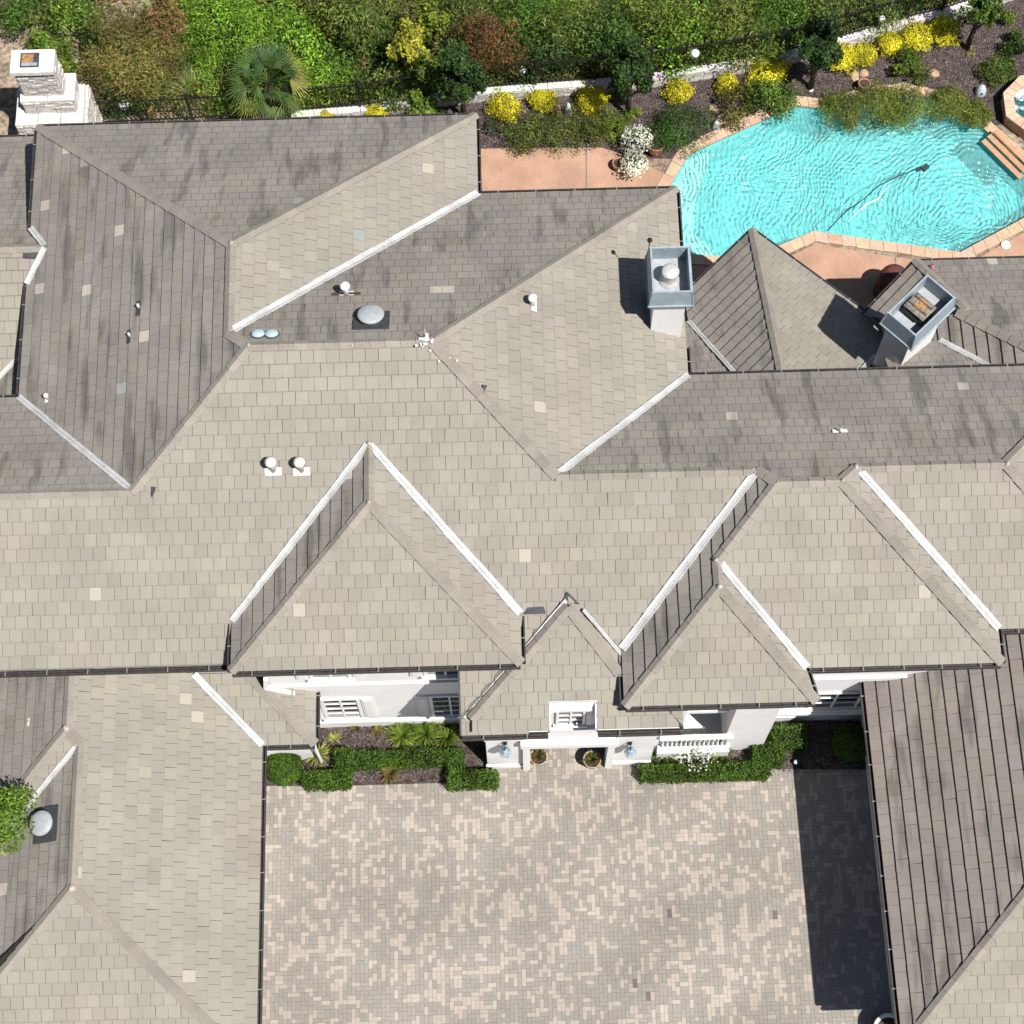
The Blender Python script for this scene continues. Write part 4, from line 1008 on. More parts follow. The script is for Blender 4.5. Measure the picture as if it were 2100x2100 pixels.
for n_, (x0, y0, w_, h_, cx, cy) in enumerate(PAV):
    c = pav_tint(cx, cy); W_, H__ = w_ * u_ - .002, h_ * u_ - .002; zt = .006 + random.uniform(0, .003)
    def geo(b, ox, oy, zt, c):
        e = .0012; P0 = [(ox - W_ / 2, oy - H__ / 2), (ox + W_ / 2, oy - H__ / 2), (ox + W_ / 2, oy + H__ / 2), (ox - W_ / 2, oy + H__ / 2)]
        P1 = [(ox - W_ / 2 + e, oy - H__ / 2 + e), (ox + W_ / 2 - e, oy - H__ / 2 + e), (ox + W_ / 2 - e, oy + H__ / 2 - e), (ox - W_ / 2 + e, oy + H__ / 2 - e)]
        b.prism([(x, y, -.006) for x, y in P0], [(x, y, zt) for x, y in P1], c)
    if n_ < 300:
        key = (w_, h_, round(sum(c) * 12))
        if key not in PV:
            b = MB(); geo(b, 0, 0, .007, c); me = bpy.data.meshes.new('paver'); me.from_pydata(b.v, [], b.f); me.materials.append(MT['paver'])
            at = me.color_attributes.new('tint', 'FLOAT_COLOR', 'CORNER'); at.data.foreach_set('color', [q for f in b.f for _ in f for q in (*c, 1.0)]); me.update(); PV[key] = me
        link('paver', PV[key], court, Vector((cx, cy, 0)))
    else: geo(mb, cx, cy, zt, c)
mb.build('paver_field', 'paver', court, kind='stuff')

# pool deck slabs with control joints
deckp = [G(u, v) for u, v in ((975, 305), (1235, 303), (1300, 325), (1372, 360), (1352, 395), (1345, 470), (1375, 540), (1480, 548), (1560, 552), (1610, 530), (1672, 500), (1950, 545), (1985, 540), (2140, 455), (2250, 500))]
deck = sheet('pool_deck', [(-.8, -8), *[(p.x, p.y) for p in deckp], (19, -2), (19, -8)], -.010, 'sand', kind='structure')
def slab(pts, z=.012):
    b = MB(); pts = [(p[0], p[1]) for p in pts]
    if area2(pts) < 0: pts = pts[::-1]
    cx = sum(p[0] for p in pts) / len(pts); cy = sum(p[1] for p in pts) / len(pts)
    def sh(p, d): 
        v = Vector((cx - p[0], cy - p[1])); v.normalize(); return (p[0] + v.x * d, p[1] + v.y * d)
    b.prism([(x, y, -.01) for x, y in pts], [(*sh(p, .006), z) for p in pts]); return b.build('slab', 'deck', deck)
g = G
slab([g(975, 305), g(1200, 303), g(1201, 470), g(975, 470)]); slab([g(1203, 303), g(1235, 303), g(1300, 325), g(1370, 360), g(1352, 395), g(1345, 470), g(1203, 470)])
slab([g(1203, 472), g(1345, 472), g(1375, 540), g(1480, 548), g(1480, 640), g(1203, 640)]); slab([g(1482, 548), g(1560, 552), g(1610, 530), g(1672, 500), g(1834, 527), g(1836, 760), g(1482, 760)])
slab([g(1837, 528), g(1950, 545), g(1985, 540), g(2140, 455), g(2250, 500), g(2250, 760), g(1838, 760)])
# coping stones round the pool
cop = thing('pool_coping', (8, 0, 0), 'orange sandstone coping edging the angular turquoise pool', 'coping')
cxp = sum(p.x for p in poolw) / len(poolw); cyp = sum(p.y for p in poolw) / len(poolw)
pw_ = [(p.x, p.y) for p in poolw]
if area2(pw_) < 0: pw_ = pw_[::-1]
def offs(poly, d):
    out = []; n = len(poly)
    for i in range(n):
        a, b_, c = Vector(poly[i - 1]), Vector(poly[i]), Vector(poly[(i + 1) % n])
        e1, e2 = (b_ - a).normalized(), (c - b_).normalized(); n1, n2 = Vector((e1.y, -e1.x)), Vector((e2.y, -e2.x))
        m_ = (n1 + n2); m_ = m_ / max(.35, m_.length_squared) * 2; out.append((b_.x + m_.x * d, b_.y + m_.y * d))
    return out
outer = offs(pw_, .30); cst = 0
for i in range(len(pw_)):
    j = (i + 1) % len(pw_); a, b_, c, d = (Vector(q) for q in (pw_[i], pw_[j], outer[j], outer[i]))
    k = max(1, round((b_ - a).length / .36))
    for q in range(k):
        t0, t1 = q / k + .005 / max(.3, (b_ - a).length), (q + 1) / k - .005 / max(.3, (b_ - a).length)
        w0, w1 = random.uniform(-.02, .02), random.uniform(-.02, .02)
        P_ = [a.lerp(b_, t0), a.lerp(b_, t1), d.lerp(c, t1), d.lerp(c, t0)]
        nn = (P_[3] - P_[0]).normalized(); P_[2] = P_[2] + nn * w0; P_[3] = P_[3] + nn * w1
        col = tuple(x * random.uniform(.94, 1.06) for x in random.choice(((.52, .37, .265), (.54, .395, .285), (.51, .35, .25), (.55, .41, .305))))
        b = MB(); zt = .035 + random.uniform(0, .008); b.prism([(p.x, p.y, -.06) for p in P_], [(p.x, p.y, zt) for p in P_], col, 0, True, True); b.build('coping_stone', 'coping', cop)
# basin
b = MB(); n = len(pw_); dz = -1.25
b.mesh([(x, y, -.02) for x, y in pw_] + [(x, y, dz) for x, y in pw_], [(i, n + i, n + (i + 1) % n, (i + 1) % n) for i in range(n)] + [tuple(range(n, 2 * n))])
basin = b.build('pool', 'plaster', None, kind='structure')
sh_ = [g(1366, 400), g(1411, 319), g(1450, 301), g(1458, 312), g(1428, 395), g(1424, 470), g(1494, 530), g(1380, 540), g(1350, 470)]
shelf = MB(); q = [(p.x, p.y) for p in sh_]
if area2(q) < 0: q = q[::-1]
shelf.prism([(x, y, dz + .004) for x, y in q], [(x, y, -.24) for x, y in q]); shf = shelf.build('tanning_shelf', 'shelf', basin)
for u, v in ((1429, 333), (1415, 357), (1404, 410), (1412, 413), (1424, 438), (1440, 467), (1430, 482), (1421, 497), (1456, 496), (1446, 510), (1475, 520), (1405, 470), (1411, 375), (1397, 440)):
    p = g(u, v, -.24); b = MB(); b.box(p.x - .03, p.x + .03, p.y - .03, p.y + .03, -.239, -.225); b.build('mosaic_tile', 'hose', shf)
def water(name, pts, z, mat, **kw):
    b = MB(); b.poly([(x, y, z) for x, y in pts]); return b.build(name, mat, None, **kw)
water('pool_water', pw_, -.15, 'water', kind='structure')
# pool cleaner and its hose
pc = g(1897, 344, -.11)
cl = thing('pool_cleaner', pc, 'dark pool cleaner head trailing a thin curved hose on the water', 'pool cleaner')
one('head', 'hose', cl, lambda b: [b.obox(pc, (.20, .14, .10), Vector((.8, .6, 0)), Vector((-.6, .8, 0))), b.obox(pc + Vector((-.16, -.03, -.01)), (.20, .10, .05), Vector((.9, .4, 0)), Vector((-.4, .9, 0)))])
hp = [(1885, 345), (1840, 362), (1800, 382), (1772, 408), (1755, 420), (1742, 428), (1722, 446), (1696, 474)]
one('hose', 'hose', cl, lambda b: b.tube([g(u, v, -.135) for u, v in hp], .016, 8), True)
hp = [(1826, 378), (1812, 392), (1800, 408), (1776, 420), (1758, 436), (1738, 455)]
one('float_line', 'white', cl, lambda b: b.tube([g(u, v, -.138) for u, v in hp], [.006, .012, .02, .022, .01, .006], 8), True)
one('tail', 'hose', cl, lambda b: b.tube([g(u, v, -.145) for u, v in ((1887, 352), (1882, 380), (1873, 401))], .009, 6), True)
p = g(2062, 502, .02); one('skimmer_lid', 'white', None, lambda b: b.lathe(p, [(.13, 0), (.13, .02), (.10, .035), (0, .04)], 28), True, label='round white skimmer lid on the terracotta deck near the pool corner', cat='lid')

# spa
spa = thing('spa', (14.6, 3.2, 0), 'raised octagonal spa with sandstone rim and foaming water at the right edge', 'spa')
sc_o = g(2128, 212, .45); sR = .98
def oct_(r, ph=0): return [(sc_o.x + r * math.cos(PI / 8 + k * PI / 4 + ph), sc_o.y + r * math.sin(PI / 8 + k * PI / 4 + ph)) for k in range(8)]
oo, oi = oct_(sR), oct_(sR - .30)
one('wall', 'coping', spa, lambda b: b.prism([(x, y, 0) for x, y in oct_(sR - .03)], [(x, y, .40) for x, y in oct_(sR - .03)], (.46, .29, .19), 0, False))
for k in range(8):
    for h in range(3):
        a, b_, c, d = Vector(oo[k]), Vector(oo[(k + 1) % 8]), Vector(oi[(k + 1) % 8]), Vector(oi[k]); t0, t1 = h / 3 + .008, (h + 1) / 3 - .008
        col = random.choice(((.60, .42, .30), (.58, .39, .27), (.62, .46, .34)))
        m_ = MB(); P_ = [a.lerp(b_, t0), a.lerp(b_, t1), d.lerp(c, t1), d.lerp(c, t0)]; m_.prism([(p.x, p.y, .36) for p in P_], [(p.x, p.y, .45) for p in P_], col, 0, True, True); m_.build('coping_stone', 'coping', spa)
one('inner_wall', 'spawater', spa, lambda b: b.prism([(x, y, .0) for x, y in oi], [(x, y, .37) for x, y in oi], None, 0, False))
one('water', 'spawater', spa, lambda b: b.poly([(x, y, .38) for x, y in oi]))
for i, (s0, s1, z) in enumerate(((0.0, .10, .30), (.17, .26, .18), (.33, .42, .06))):
    a, b_ = g(2040 - i * 12, 268 + i * 10, z), g(2118 - i * 12, 345 + i * 10, z); d = (b_ - a).normalized()
    one('spill_ledge', 'coping', spa, lambda m_: m_.beam(a, b_, .15, .05, tint=(.50, .30, .18)))

# ------------------------------------------------------------------ planting beds
WALL = [(600, 250), (741, 238), (830, 224), (905, 210), (979, 202), (1218, 184), (1330, 172), (1400, 162), (1595, 130), (1721, 97), (1855, 58), (1925, 42), (2020, 10), (2130, -25)]
def bed(name, uv, z=-.002):
    return sheet(name, [g(u, v) for u, v in uv], z, 'mulch', None, kind='structure')
bed('planting_bed', [(600, 258), (979, 205), (1400, 165), (1721, 100), (2130, -20), (2200, 60), (2120, 240), (2020, 262), (1922, 190), (1760, 190), (1686, 205), (1632, 202), (1440, 285), (1385, 325), (1300, 325), (1235, 303), (975, 305), (900, 330), (600, 330)])
sheet('wild_shade_ground', [g(u, v) for u, v in ((420, -400), (2600, -400), (2300, -90), (2020, 4), (1721, 90), (1400, 158), (979, 196), (600, 244), (420, 250))], -.008, 'mulch', None, kind='structure')  # dark soil sheet, its colour painting the shadows between the wild bushes
bed('planting_bed', [(628, 1490), (800, 1480), (960, 1470), (1004, 1500), (1004, 1585), (1000, 1608), (905, 1606), (700, 1612), (545, 1612), (545, 1490)], .0135)
bed('planting_bed', [(1330, 1520), (1600, 1478), (1810, 1478), (1818, 1578), (1580, 1578), (1570, 1602), (1330, 1606)], .0135)
# mulch chips
def chips(name, polys, n, size, z, cols):
    Q = []
    for uv, k in polys:
        P = [(g(u, v).x, g(u, v).y) for u, v in uv]; x0 = min(p[0] for p in P); x1 = max(p[0] for p in P); y0 = min(p[1] for p in P); y1 = max(p[1] for p in P)
        c_ = 0
        while c_ < k:
            x, y = random.uniform(x0, x1), random.uniform(y0, y1); ins_ = False
            for i in range(len(P)):
                a, b_ = P[i - 1], P[i]
                if (a[1] > y) != (b_[1] > y) and x < (b_[0] - a[0]) * (y - a[1]) / (b_[1] - a[1]) + a[0]: ins_ = not ins_
            if ins_: Q.append((x, y, z + random.uniform(.0, .03))); c_ += 1
    P = np.array(Q); D = np.tile(np.array([[0, 0, 1.0]]), (len(P), 1)); qd = leaf_quads(P, D, size, .4)
    o = link(name, quads_mesh(name, qd, pick(cols, len(P), .35), 'chip')); setp(o, kind='stuff')
chips('mulch_chips', [([(975, 205), (1400, 165), (1721, 100), (2130, -20), (2120, 240), (2020, 262), (1922, 190), (1632, 202), (1440, 285), (1300, 325), (975, 305)], 15000),
      ([(640, 1490), (1004, 1490), (1004, 1600), (640, 1606)], 3000), ([(1330, 1520), (1600, 1478), (1810, 1478), (1818, 1578), (1330, 1606)], 2500)], 0, .055, .0, [(.10, .075, .062), (.05, .036, .03), (.17, .14, .13), (.26, .225, .22)])

# white stone retaining wall
wl = thing('retaining_wall', (3, 5.6, 0), 'low pale limestone garden wall under the black iron fence', 'wall')
wpts = [g(u, v) for u, v in WALL]
def along(pts, step):
    out = []; 
    for i in range(len(pts) - 1):
        a, b_ = pts[i], pts[i + 1]; L = (b_ - a).length; k = max(1, round(L / step))
        for q in range(k): out.append((a.lerp(b_, q / k), a.lerp(b_, (q + 1) / k)))
    return out
core = MB()
for a, b_ in zip(wpts, wpts[1:]): core.beam(a + Vector((0, 0, .19)), b_ + Vector((0, 0, .19)), .20, .38, tint=(.34, .31, .27))
core.build('core', 'stone', wl)
for a, b_ in along(wpts, .62):
    x, y = px((a + b_) / 2)
    m_ = MB(); c = tuple(random.uniform(.60, .72) * k for k in (1, .97, .92)); m_.beam(a.lerp(b_, .012) + Vector((0, 0, .405)), a.lerp(b_, .988) + Vector((0, 0, .405)), .27, .05 + random.uniform(0, .012), tint=c); m_.build('cap_stone', 'stone', wl)
fs = MB()
for lay in range(4):
    for a, b_ in along(wpts, .22 + .04 * (lay % 2)):
        d = (b_ - a).normalized(); nrm_ = Vector((d.y, -d.x, 0)); k = random.uniform(.02, .10); c = random.uniform(.50, .72)
        p0 = a.lerp(b_, random.uniform(0, .1)); fs.beam(p0 + nrm_ * .11 + Vector((0, 0, .05 + lay * .095)), b_ + nrm_ * .11 + Vector((0, 0, .05 + lay * .095)), .05 + random.uniform(0, .03), .085, tint=(c, c * .95, c * .88))
fs.build('face_stones', 'stone', wl, kind='stuff')

# black iron fence
fn = thing('iron_fence', (0, 5.7, 0), 'black iron picket fence running behind the garden between lawn and wild shrubs', 'fence')
fpts = [g(190, 272), g(400, 262), g(600, 246)] + [p + Vector((0, .05, .0)) for p in wpts[1:]]
L_ = along(fpts, 2.1)
pk_me = None
for a, b_ in L_:
    one('post', 'iron', fn, lambda b: [b.box(a.x - .035, a.x + .035, a.y - .035, a.y + .035, 0, 1.62), b.box(a.x - .05, a.x + .05, a.y - .05, a.y + .05, 1.62, 1.66)])
    for z in (.52, 1.45): one('rail', 'iron', fn, lambda b: b.beam(a + Vector((0, 0, z)), b_ + Vector((0, 0, z)), .035, .035))
    k = max(2, int((b_ - a).length / .115))
    for q in range(1, k):
        p = a.lerp(b_, q / k)
        if pk_me is None:
            m_ = MB(); m_.prism([(-.009, -.009, .42), (.009, -.009, .42), (.009, .009, .42), (-.009, .009, .42)], [(-.009, -.009, 1.56), (.009, -.009, 1.56), (.009, .009, 1.56), (-.009, .009, 1.56)])
            pk_me = bpy.data.meshes.new('picket'); pk_me.from_pydata(m_.v, [], m_.f); pk_me.materials.append(MT['iron'])
        link('picket', pk_me, fn, p)
def garden_light(u, v, zb, label, scale=1.0):
    p = g(u, v, zb); t = thing('garden_light', p, label, 'garden light')
    one('stake', 'iron', t, lambda b: b.tube([p, p + Vector((0, 0, .45))], .02, 6))
    one('head', 'white', t, lambda b: b.lathe(p + Vector((0, 0, .5)), [(.03, -.1), (.09 * scale, -.05), (.10 * scale, .06), (.06, .12), (0, .13)], 14), True)
garden_light(1422, 132, 1.5, 'white lantern head standing up above the fence near the frame top', 1.2)
garden_light(262, 236, .1, 'white garden lamp on bare soil beside the stone fireplace fence', 1.5)
garden_light(1072, 165, .3, 'small white lamp behind the fence at the foot of the red bush', 1.0)
garden_light(1802, 62, .42, 'small white spotlight on top of the garden wall beside the yellow shrubs', .9)

# stone fireplace
fp = thing('outdoor_fireplace', (-12.3, 3.4, 0), 'stepped white stone outdoor fireplace with square chimney opening at upper left', 'fireplace')
def frust(b, x0, x1, y0, y1, z0, z1, ins, tint):
    b.prism([(x0, y0, z0), (x1, y0, z0), (x1, y1, z0), (x0, y1, z0)], [(x0 + ins, y0 + ins, z1), (x1 - ins, y0 + ins, z1), (x1 - ins, y1 - ins, z1), (x0 + ins, y1 - ins, z1)], tint, 0, True, True)
q0_, q1_, q2_ = g(19, 151, 4.1), g(110, 149, 4.1), g(112, 108, 4.1)
fx0, fx1, fy0, fy1 = q0_.x, q1_.x, q0_.y, q2_.y + .12
WH = (.72, .70, .66); ST = (.60, .565, .51)
one('cap_slab', 'stone', fp, lambda b: frust(b, fx0, fx1, fy0, fy1, 3.98, 4.10, .01, WH))
fl = one('flue_frame', 'charcoal', fp, lambda b: b.box(fx0 + .26, fx0 + .74, fy0 + .17, fy1 - .12, 4.10, 4.125))
one('flue_cover', 'rust', fl, lambda b: b.box(fx0 + .30, fx0 + .60, fy0 + .30, fy1 - .16, 4.126, 4.135)); one('flue_mesh', 'metalb', fl, lambda b: b.box(fx0 + .30, fx0 + .70, fy0 + .20, fy0 + .295, 4.126, 4.134))
def stonebox(name, x0, x1, y0, y1, z0, z1, rows, st):
    c_ = one(name, 'stone', fp, lambda b: b.box(x0 + .03, x1 - .03, y0 + .03, y1 - .03, z0, z1 - .015, (.50, .475, .43)))
    h = (z1 - z0) / rows
    b = MB()
    for r in range(rows):
        for (A_, B_) in (((x0, y0), (x1, y0)), ((x1, y0), (x1, y1)), ((x0, y1), (x0, y0))):
            A_, B_ = Vector((*A_, 0)), Vector((*B_, 0)); L = (B_ - A_).length; s_ = 0; d = (B_ - A_).normalized(); nn = Vector((d.y, -d.x, 0))
            while s_ < L - .02:
                w_ = min(random.uniform(.12, .34), L - s_); c = random.uniform(.56, .74); pr_ = random.uniform(0, .035)
                b.beam(A_ + d * (s_ + .006) + nn * (pr_ - .02) + Vector((0, 0, z0 + h * (r + .5))), A_ + d * (s_ + w_ - .006) + nn * (pr_ - .02) + Vector((0, 0, z0 + h * (r + .5))), .07, h - .012, tint=(c, c * .955, c * .885)); s_ += w_
    b.build('stone', 'stone', fp, kind='stuff')
def slabtop(x0, x1, y0, y1, z, name='ledge', th=.08, ov=.05):
    n_ = max(2, int((x1 - x0) / .45))
    for i in range(n_):
        a_, c_ = x0 - ov + (x1 - x0 + 2 * ov) * i / n_, x0 - ov + (x1 - x0 + 2 * ov) * (i + 1) / n_
        c = random.uniform(.66, .76); one(name, 'stone', fp, lambda b: frust(b, a_ + .004, c_ - .004, y0 - ov, y1 + ov, z, z + th + random.uniform(0, .01), .006, (c, c * .965, c * .91)))
stonebox('chimney_core', fx0 + .10, fx1 - .02, fy0 + .10, fy1 - .08, 2.9, 3.98, 10, 0)
slabtop(fx0 + .02, fx1 + .22, fy0 - .02, fy1 + .0, 2.82)
stonebox('shoulder_core', fx0 + .02, fx1 + .20, fy0 - .05, fy1 + .0, 2.35, 2.82, 5, 0)
slabtop(fx0 - .22, fx1 + .34, fy0 - .38, fy1 + .04, 2.27, th=.06)
stonebox('body_core', fx0 - .25, fx1 + .45, fy0 - .42, fy1 + .10, 1.5, 2.27, 7, 0)
slabtop(fx0 - .25, fx1 + .40, fy0 - .62, fy0 - .40, 1.42)
stonebox('firebox_core', fx0 - .25, fx1 + .45, fy0 - .60, fy1 + .12, .55, 1.42, 7, 0)
one('firebox_opening', 'dark', fp, lambda b: b.box(fx0 + .0, fx1 + .2, fy0 - .66, fy0 - .58, .62, 1.1))
slabtop(fx0 - .30, fx1 + .55, fy0 - 1.1, fy0 - .60, .47)
stonebox('hearth_core', fx0 - .30, fx1 + .50, fy0 - 1.1, fy1 + .14, 0, .47, 4, 0)

# ------------------------------------------------------------------ pots, rocks, ornaments
def pot(u, v, label, r=.20, h=.36, fill=True, z=.012):
    p = g(u, v, 0); p.z = z; t = thing('plant_pot', p, label, 'plant pot')
    one('body', 'pot', t, lambda b: b.lathe(p, [(r * .62, 0), (r * .9, h * .35), (r, h * .7), (r * .92, h * .88), (r * 1.06, h * .92), (r * 1.06, h), (r * .90, h), (r * .86, h * .86)], 28), True)
    one('soil', 'potin', t, lambda b: b.lathe(p, [(r * .88, h * .88), (0, h * .9)], 20), True)
    return t
pot(1343, 312, 'empty round terracotta pot at the deck edge right of the white flowers', .24, .46)
pot(1268, 345, 'terracotta pot half hidden beneath the white flowers on the deck', .17, .28)
pot(1314, 338, 'shallow terracotta pot beside the lower white flowers', .17, .24)
pot(1769, 183, 'terracotta pot set in the mulch above the pool juniper', .16, .30)
pot(1139, 232, 'small terracotta pot lying in the bed between the yellow shrubs', .13, .22)
def rock(u, v, s, label, mat='rock', name='boulder', cat='rock', flat=.6):
    p = g(u, v, 0); n_ = 10; b = MB(); b.lathe(p, [(s, -.03), (s * 1.05, s * .25 * flat), (s * .85, s * .7 * flat), (s * .45, s * .95 * flat), (0, s * flat)], n_)
    b.v = [tuple(Vector(q) + Vector((mnoise.noise(Vector(q) * 3.1), mnoise.noise(Vector(q) * 3.1 + Vector((5, 5, 5))), 0)) * s * .5) for q in b.v]
    b.build(name, mat, None, True, label=label, cat=cat) if False else setp(b.build(name, mat, None, True), label, cat)
rock(1752, 158, .17, 'tan rounded boulder left of the pot in the upper garden bed'); rock(1772, 150, .13, 'smaller tan boulder behind the pot in the upper garden bed')
rock(1915, 150, .17, 'reddish flat stone standing in the grey mulch bed'); rock(2065, 98, .16, 'mossy brown boulder in the mulch at upper right')
rock(1480, 245, .16, 'pale flat stone at the pool edge beside the round green shrub', flat=.3); rock(1462, 222, .13, 'tan stone between the dark shrub and the grey ornament', flat=.4)
rock(1500, 262, .14, 'low tan slab lying at the pool edge under brown twigs', flat=.25)
def ornament(u, v, label, h=.34, r=.12):
    p = g(u, v, 0); t = thing('garden_ornament', p, label, 'garden ornament')
    one('body', 'greyorn', t, lambda b: b.lathe(p, [(r, 0), (r * .95, h * .4), (r * .6, h * .8), (r * .2, h), (0, h)], 10), True)
    one('grille', 'charcoal', t, lambda b: b.lathe(p + Vector((0, -r * .8, h * .45)), [(.03, 0), (.03, .03), (0, .03)], 8, Vector((0, -1, .5))), True)
ornament(1468, 262, 'pale grey cone shaped ornament at the pool edge beside the dark green shrub'); ornament(2010, 190, 'rounded pale grey ornament in the mulch left of the spa', .34, .16)
ornament(1165, 232, 'pale grey standing stone lantern between the yellow shrubs', .5, .10); ornament(1402, 190, 'tiny white ornament in the mulch under the garden wall', .14, .05)
rock(1664, 185, .07, 'small white stone on the mulch above the pool corner', 'white', flat=.5)

# urn planters in the doorway, lanterns on the piers
for u, v, w_ in ((1104, 1560, 'left'), (1213, 1566, 'right')):
    p = g(u, v, 0); p.z = .012; t = thing('urn_planter', p, 'brown oval planter with tan rim and twigs on the %s side of the entry opening' % w_, 'planter')
    one('body', 'cream2', t, lambda b: b.lathe(p, [(.12, 0), (.18, .2), (.21, .42), (.215, .45)], 24), True); one('rim', 'rock', t, lambda b: b.lathe(p, [(.215, .44), (.225, .47), (.195, .47), (.18, .40)], 24), True)
    one('soil', 'potin', t, lambda b: b.lathe(p, [(.19, .40), (0, .42)], 16))
    link('foliage', quads_mesh('foliage', *spikes((p.x, p.y, .40), 40, .36, .035, BROWN + GREEN, (.1, .8), .3)), t)
for u, w_ in ((1036, 'left'), (1292, 'right')):
    p = onY(u, 1545, -13.72); t = thing('wall_lantern', p, 'verdigris wall lantern on the %s entry pier' % w_, 'lantern')
    X, Z = Vector((1, 0, 0)), Vector((0, 0, 1))
    one('arm', 'iron', t, lambda b: [b.tube([(p.x, -13.49, p.z + .10), (p.x, -13.62, p.z + .34), (p.x, p.y, p.z + .30)], .014, 8), b.box(p.x - .05, p.x + .05, -13.52, -13.49, p.z - .02, p.z + .22)])
    one('cage', 'patina', t, lambda b: b.lathe(p, [(.05, -.22), (.07, -.2), (.13, .10), (.16, .12), (.10, .18), (.05, .26), (0, .28)], 6))
    one('glass', 'glass', t, lambda b: b.lathe(p + Vector((0, -.012, 0)), [(.06, -.16), (.115, .08)], 6))
for u, v, w_ in ((1547, 1563, 'left'), (1630, 1566, 'right')):
    p = g(u if u > 1600 else 1585, v); t = thing('path_light', p, '%s of two small white path lights on the mulch right of the hedge' % w_, 'garden light')
    one('head', 'white', t, lambda b: b.lathe(p + Vector((0, 0, .16)), [(.02, -.16), (.02, 0), (.055, .01), (.05, .04), (0, .06)], 12), True)
p = g(1815, 2118, 0); t = thing('urn_planter', p, 'dark round urn with white rim at the bottom right of the courtyard', 'planter')
one('body', 'charcoal', t, lambda b: b.lathe(p, [(.2, 0), (.30, .2), (.34, .55), (.36, .6)], 28), True); one('rim', 'white', t, lambda b: b.lathe(p, [(.34, .58), (.385, .60), (.385, .63), (.31, .63), (.29, .55)], 32), True); one('soil', 'potin', t, lambda b: b.lathe(p, [(.31, .57), (0, .58)], 20))

# ------------------------------------------------------------------ plants
def shrub(u, v, r, h, label, cols, n=1500, size=.07, name='shrub', cat='shrub', group=None, clumps=22, spread=.30, asp=.55, zc=None, flat=None):
    """u,v = where the crown centre shows; r in source pixels; h = height"""
    zc_ = h * .5 if zc is None else zc; c = g(u, v, zc_); R = r * .0138
    parts = [('foliage', cloud(c, (R, R, h * .55 if flat is None else flat), int(n), size, cols, clumps, spread, asp))]
    def st(b):
        for k in range(5):
            a = k * 1.3; b.tube([(c.x, c.y, 0), (c.x + math.cos(a) * R * .35, c.y + math.sin(a) * R * .35, zc_), (c.x + math.cos(a) * R * .55, c.y + math.sin(a) * R * .55, zc_ + h * .25)], [.022, .014, .004], 5)
    return plant_thing(name, (c.x, c.y, 0), label, cat, parts, group, st)
gold = [(1036, 219, 34, .62, 'round golden shrub nearest the corner of the north wing roof'), (1113, 205, 31, .5, 'flatter golden shrub second from the north wing corner'),
        (1214, 205, 35, .62, 'round golden shrub with green right side, third along the white wall'), (1393, 188, 30, .5, 'golden shrub standing alone right of the dark leafy tree'),
        (1492, 173, 25, .45, 'smaller golden shrub left of the big golden and green one'), (1573, 148, 42, .7, 'golden shrub rising above the round green shrub'),
        (1728, 120, 34, .55, 'golden shrub right beside the dark tree, above the boulders'), (1772, 112, 30, .5, 'golden shrub touching the one by the dark tree on its right'),
        (1826, 87, 28, .45, 'small golden shrub on the wall side of the three upper right'), (1880, 77, 34, .55, 'middle golden shrub of the three at upper right'),
        (1933, 62, 36, .6, 'rightmost golden shrub of the garden'), (772, 238, 27, .55, 'golden shrub peeking over the north eave under the fence'), (668, 245, 20, .5, 'low golden shrub just showing over the north eave further left')]
for u, v, r, h, lb in gold:
    c = g(u, v, h * .5); R = r * .0136
    t = plant_thing('golden_shrub', (c.x, c.y, 0), lb, 'shrub', [('foliage', join(cloud(c, (R, R, h * .55), 1500, .062, GOLD, 26, .34, .55, .8), shell_cloud(c, (R * .86, R * .86, h * .48), 900, .06, GOLD)))], 'golden shrubs along the garden wall',
                    lambda b: b.tube([(c.x, c.y, 0), (c.x, c.y, h * .5)], [.03, .015], 6))
shrub(1582, 203, 60, 1.05, 'round green shrub over the pool edge below a golden one', GREEN + LIME, 3600, .07, clumps=34, spread=.34)
shrub(1505, 215, 52, .7, 'twiggy brown green shrub left of the round green pool shrub', OLIVE + BROWN, 1700, .07)
shrub(1393, 266, 70, .95, 'dark green juniper at the pool corner beside the terracotta pot', [(.055, .12, .025), (.08, .15, .03), (.035, .07, .018)], 6200, .075, 'juniper', asp=.3, clumps=44, spread=.3)
for u, v, r, h, lb in ((1075, 268, 52, .7, 'leftmost low juniper spilling on the terracotta deck'), (1140, 260, 56, .8, 'second low juniper spilling on the deck'), (1205, 262, 54, .8, 'third low juniper, darkest of the deck row'), (1262, 256, 40, .75, 'lighter green shrub behind the upper white flowers')):
    shrub(u, v, r, h, lb, [(.15, .20, .035), (.10, .15, .028), (.07, .11, .02), (.20, .20, .06)] if r != 40 else LIME + OLIVE, 2600, .08, 'juniper', asp=.28, group='low junipers along the deck', clumps=34)
shrub(1010, 258, 26, .35, 'small grey green plant in the mulch by the roof corner', [(.07, .10, .05), (.10, .12, .07)], 700, .05)
shrub(1300, 232, 18, .45, 'little lime green shrub above the white flowers', LIME, 500, .06)
for u, v, r, h, lb in ((1728, 226, 48, .6, 'left part juniper leaning over the pool water'), (1800, 218, 58, .7, 'middle juniper leaning over the pool water'), (1862, 214, 54, .66, 'juniper left of the bright gap at the pool edge'), (1945, 212, 44, .5, 'juniper over the bright gap at the far pool corner'), (1998, 235, 34, .5, 'rightmost juniper beside the spa wall')):
    shrub(u, v, r, h, lb, [(.19, .23, .045), (.13, .18, .035), (.23, .25, .06)], 4200, .10, 'juniper', asp=.2, group='junipers overhanging the pool', clumps=44, spread=.36)
shrub(1702, 207, 16, .4, 'yellow green tuft at the left end of the pool junipers', LIME, 500, .06)
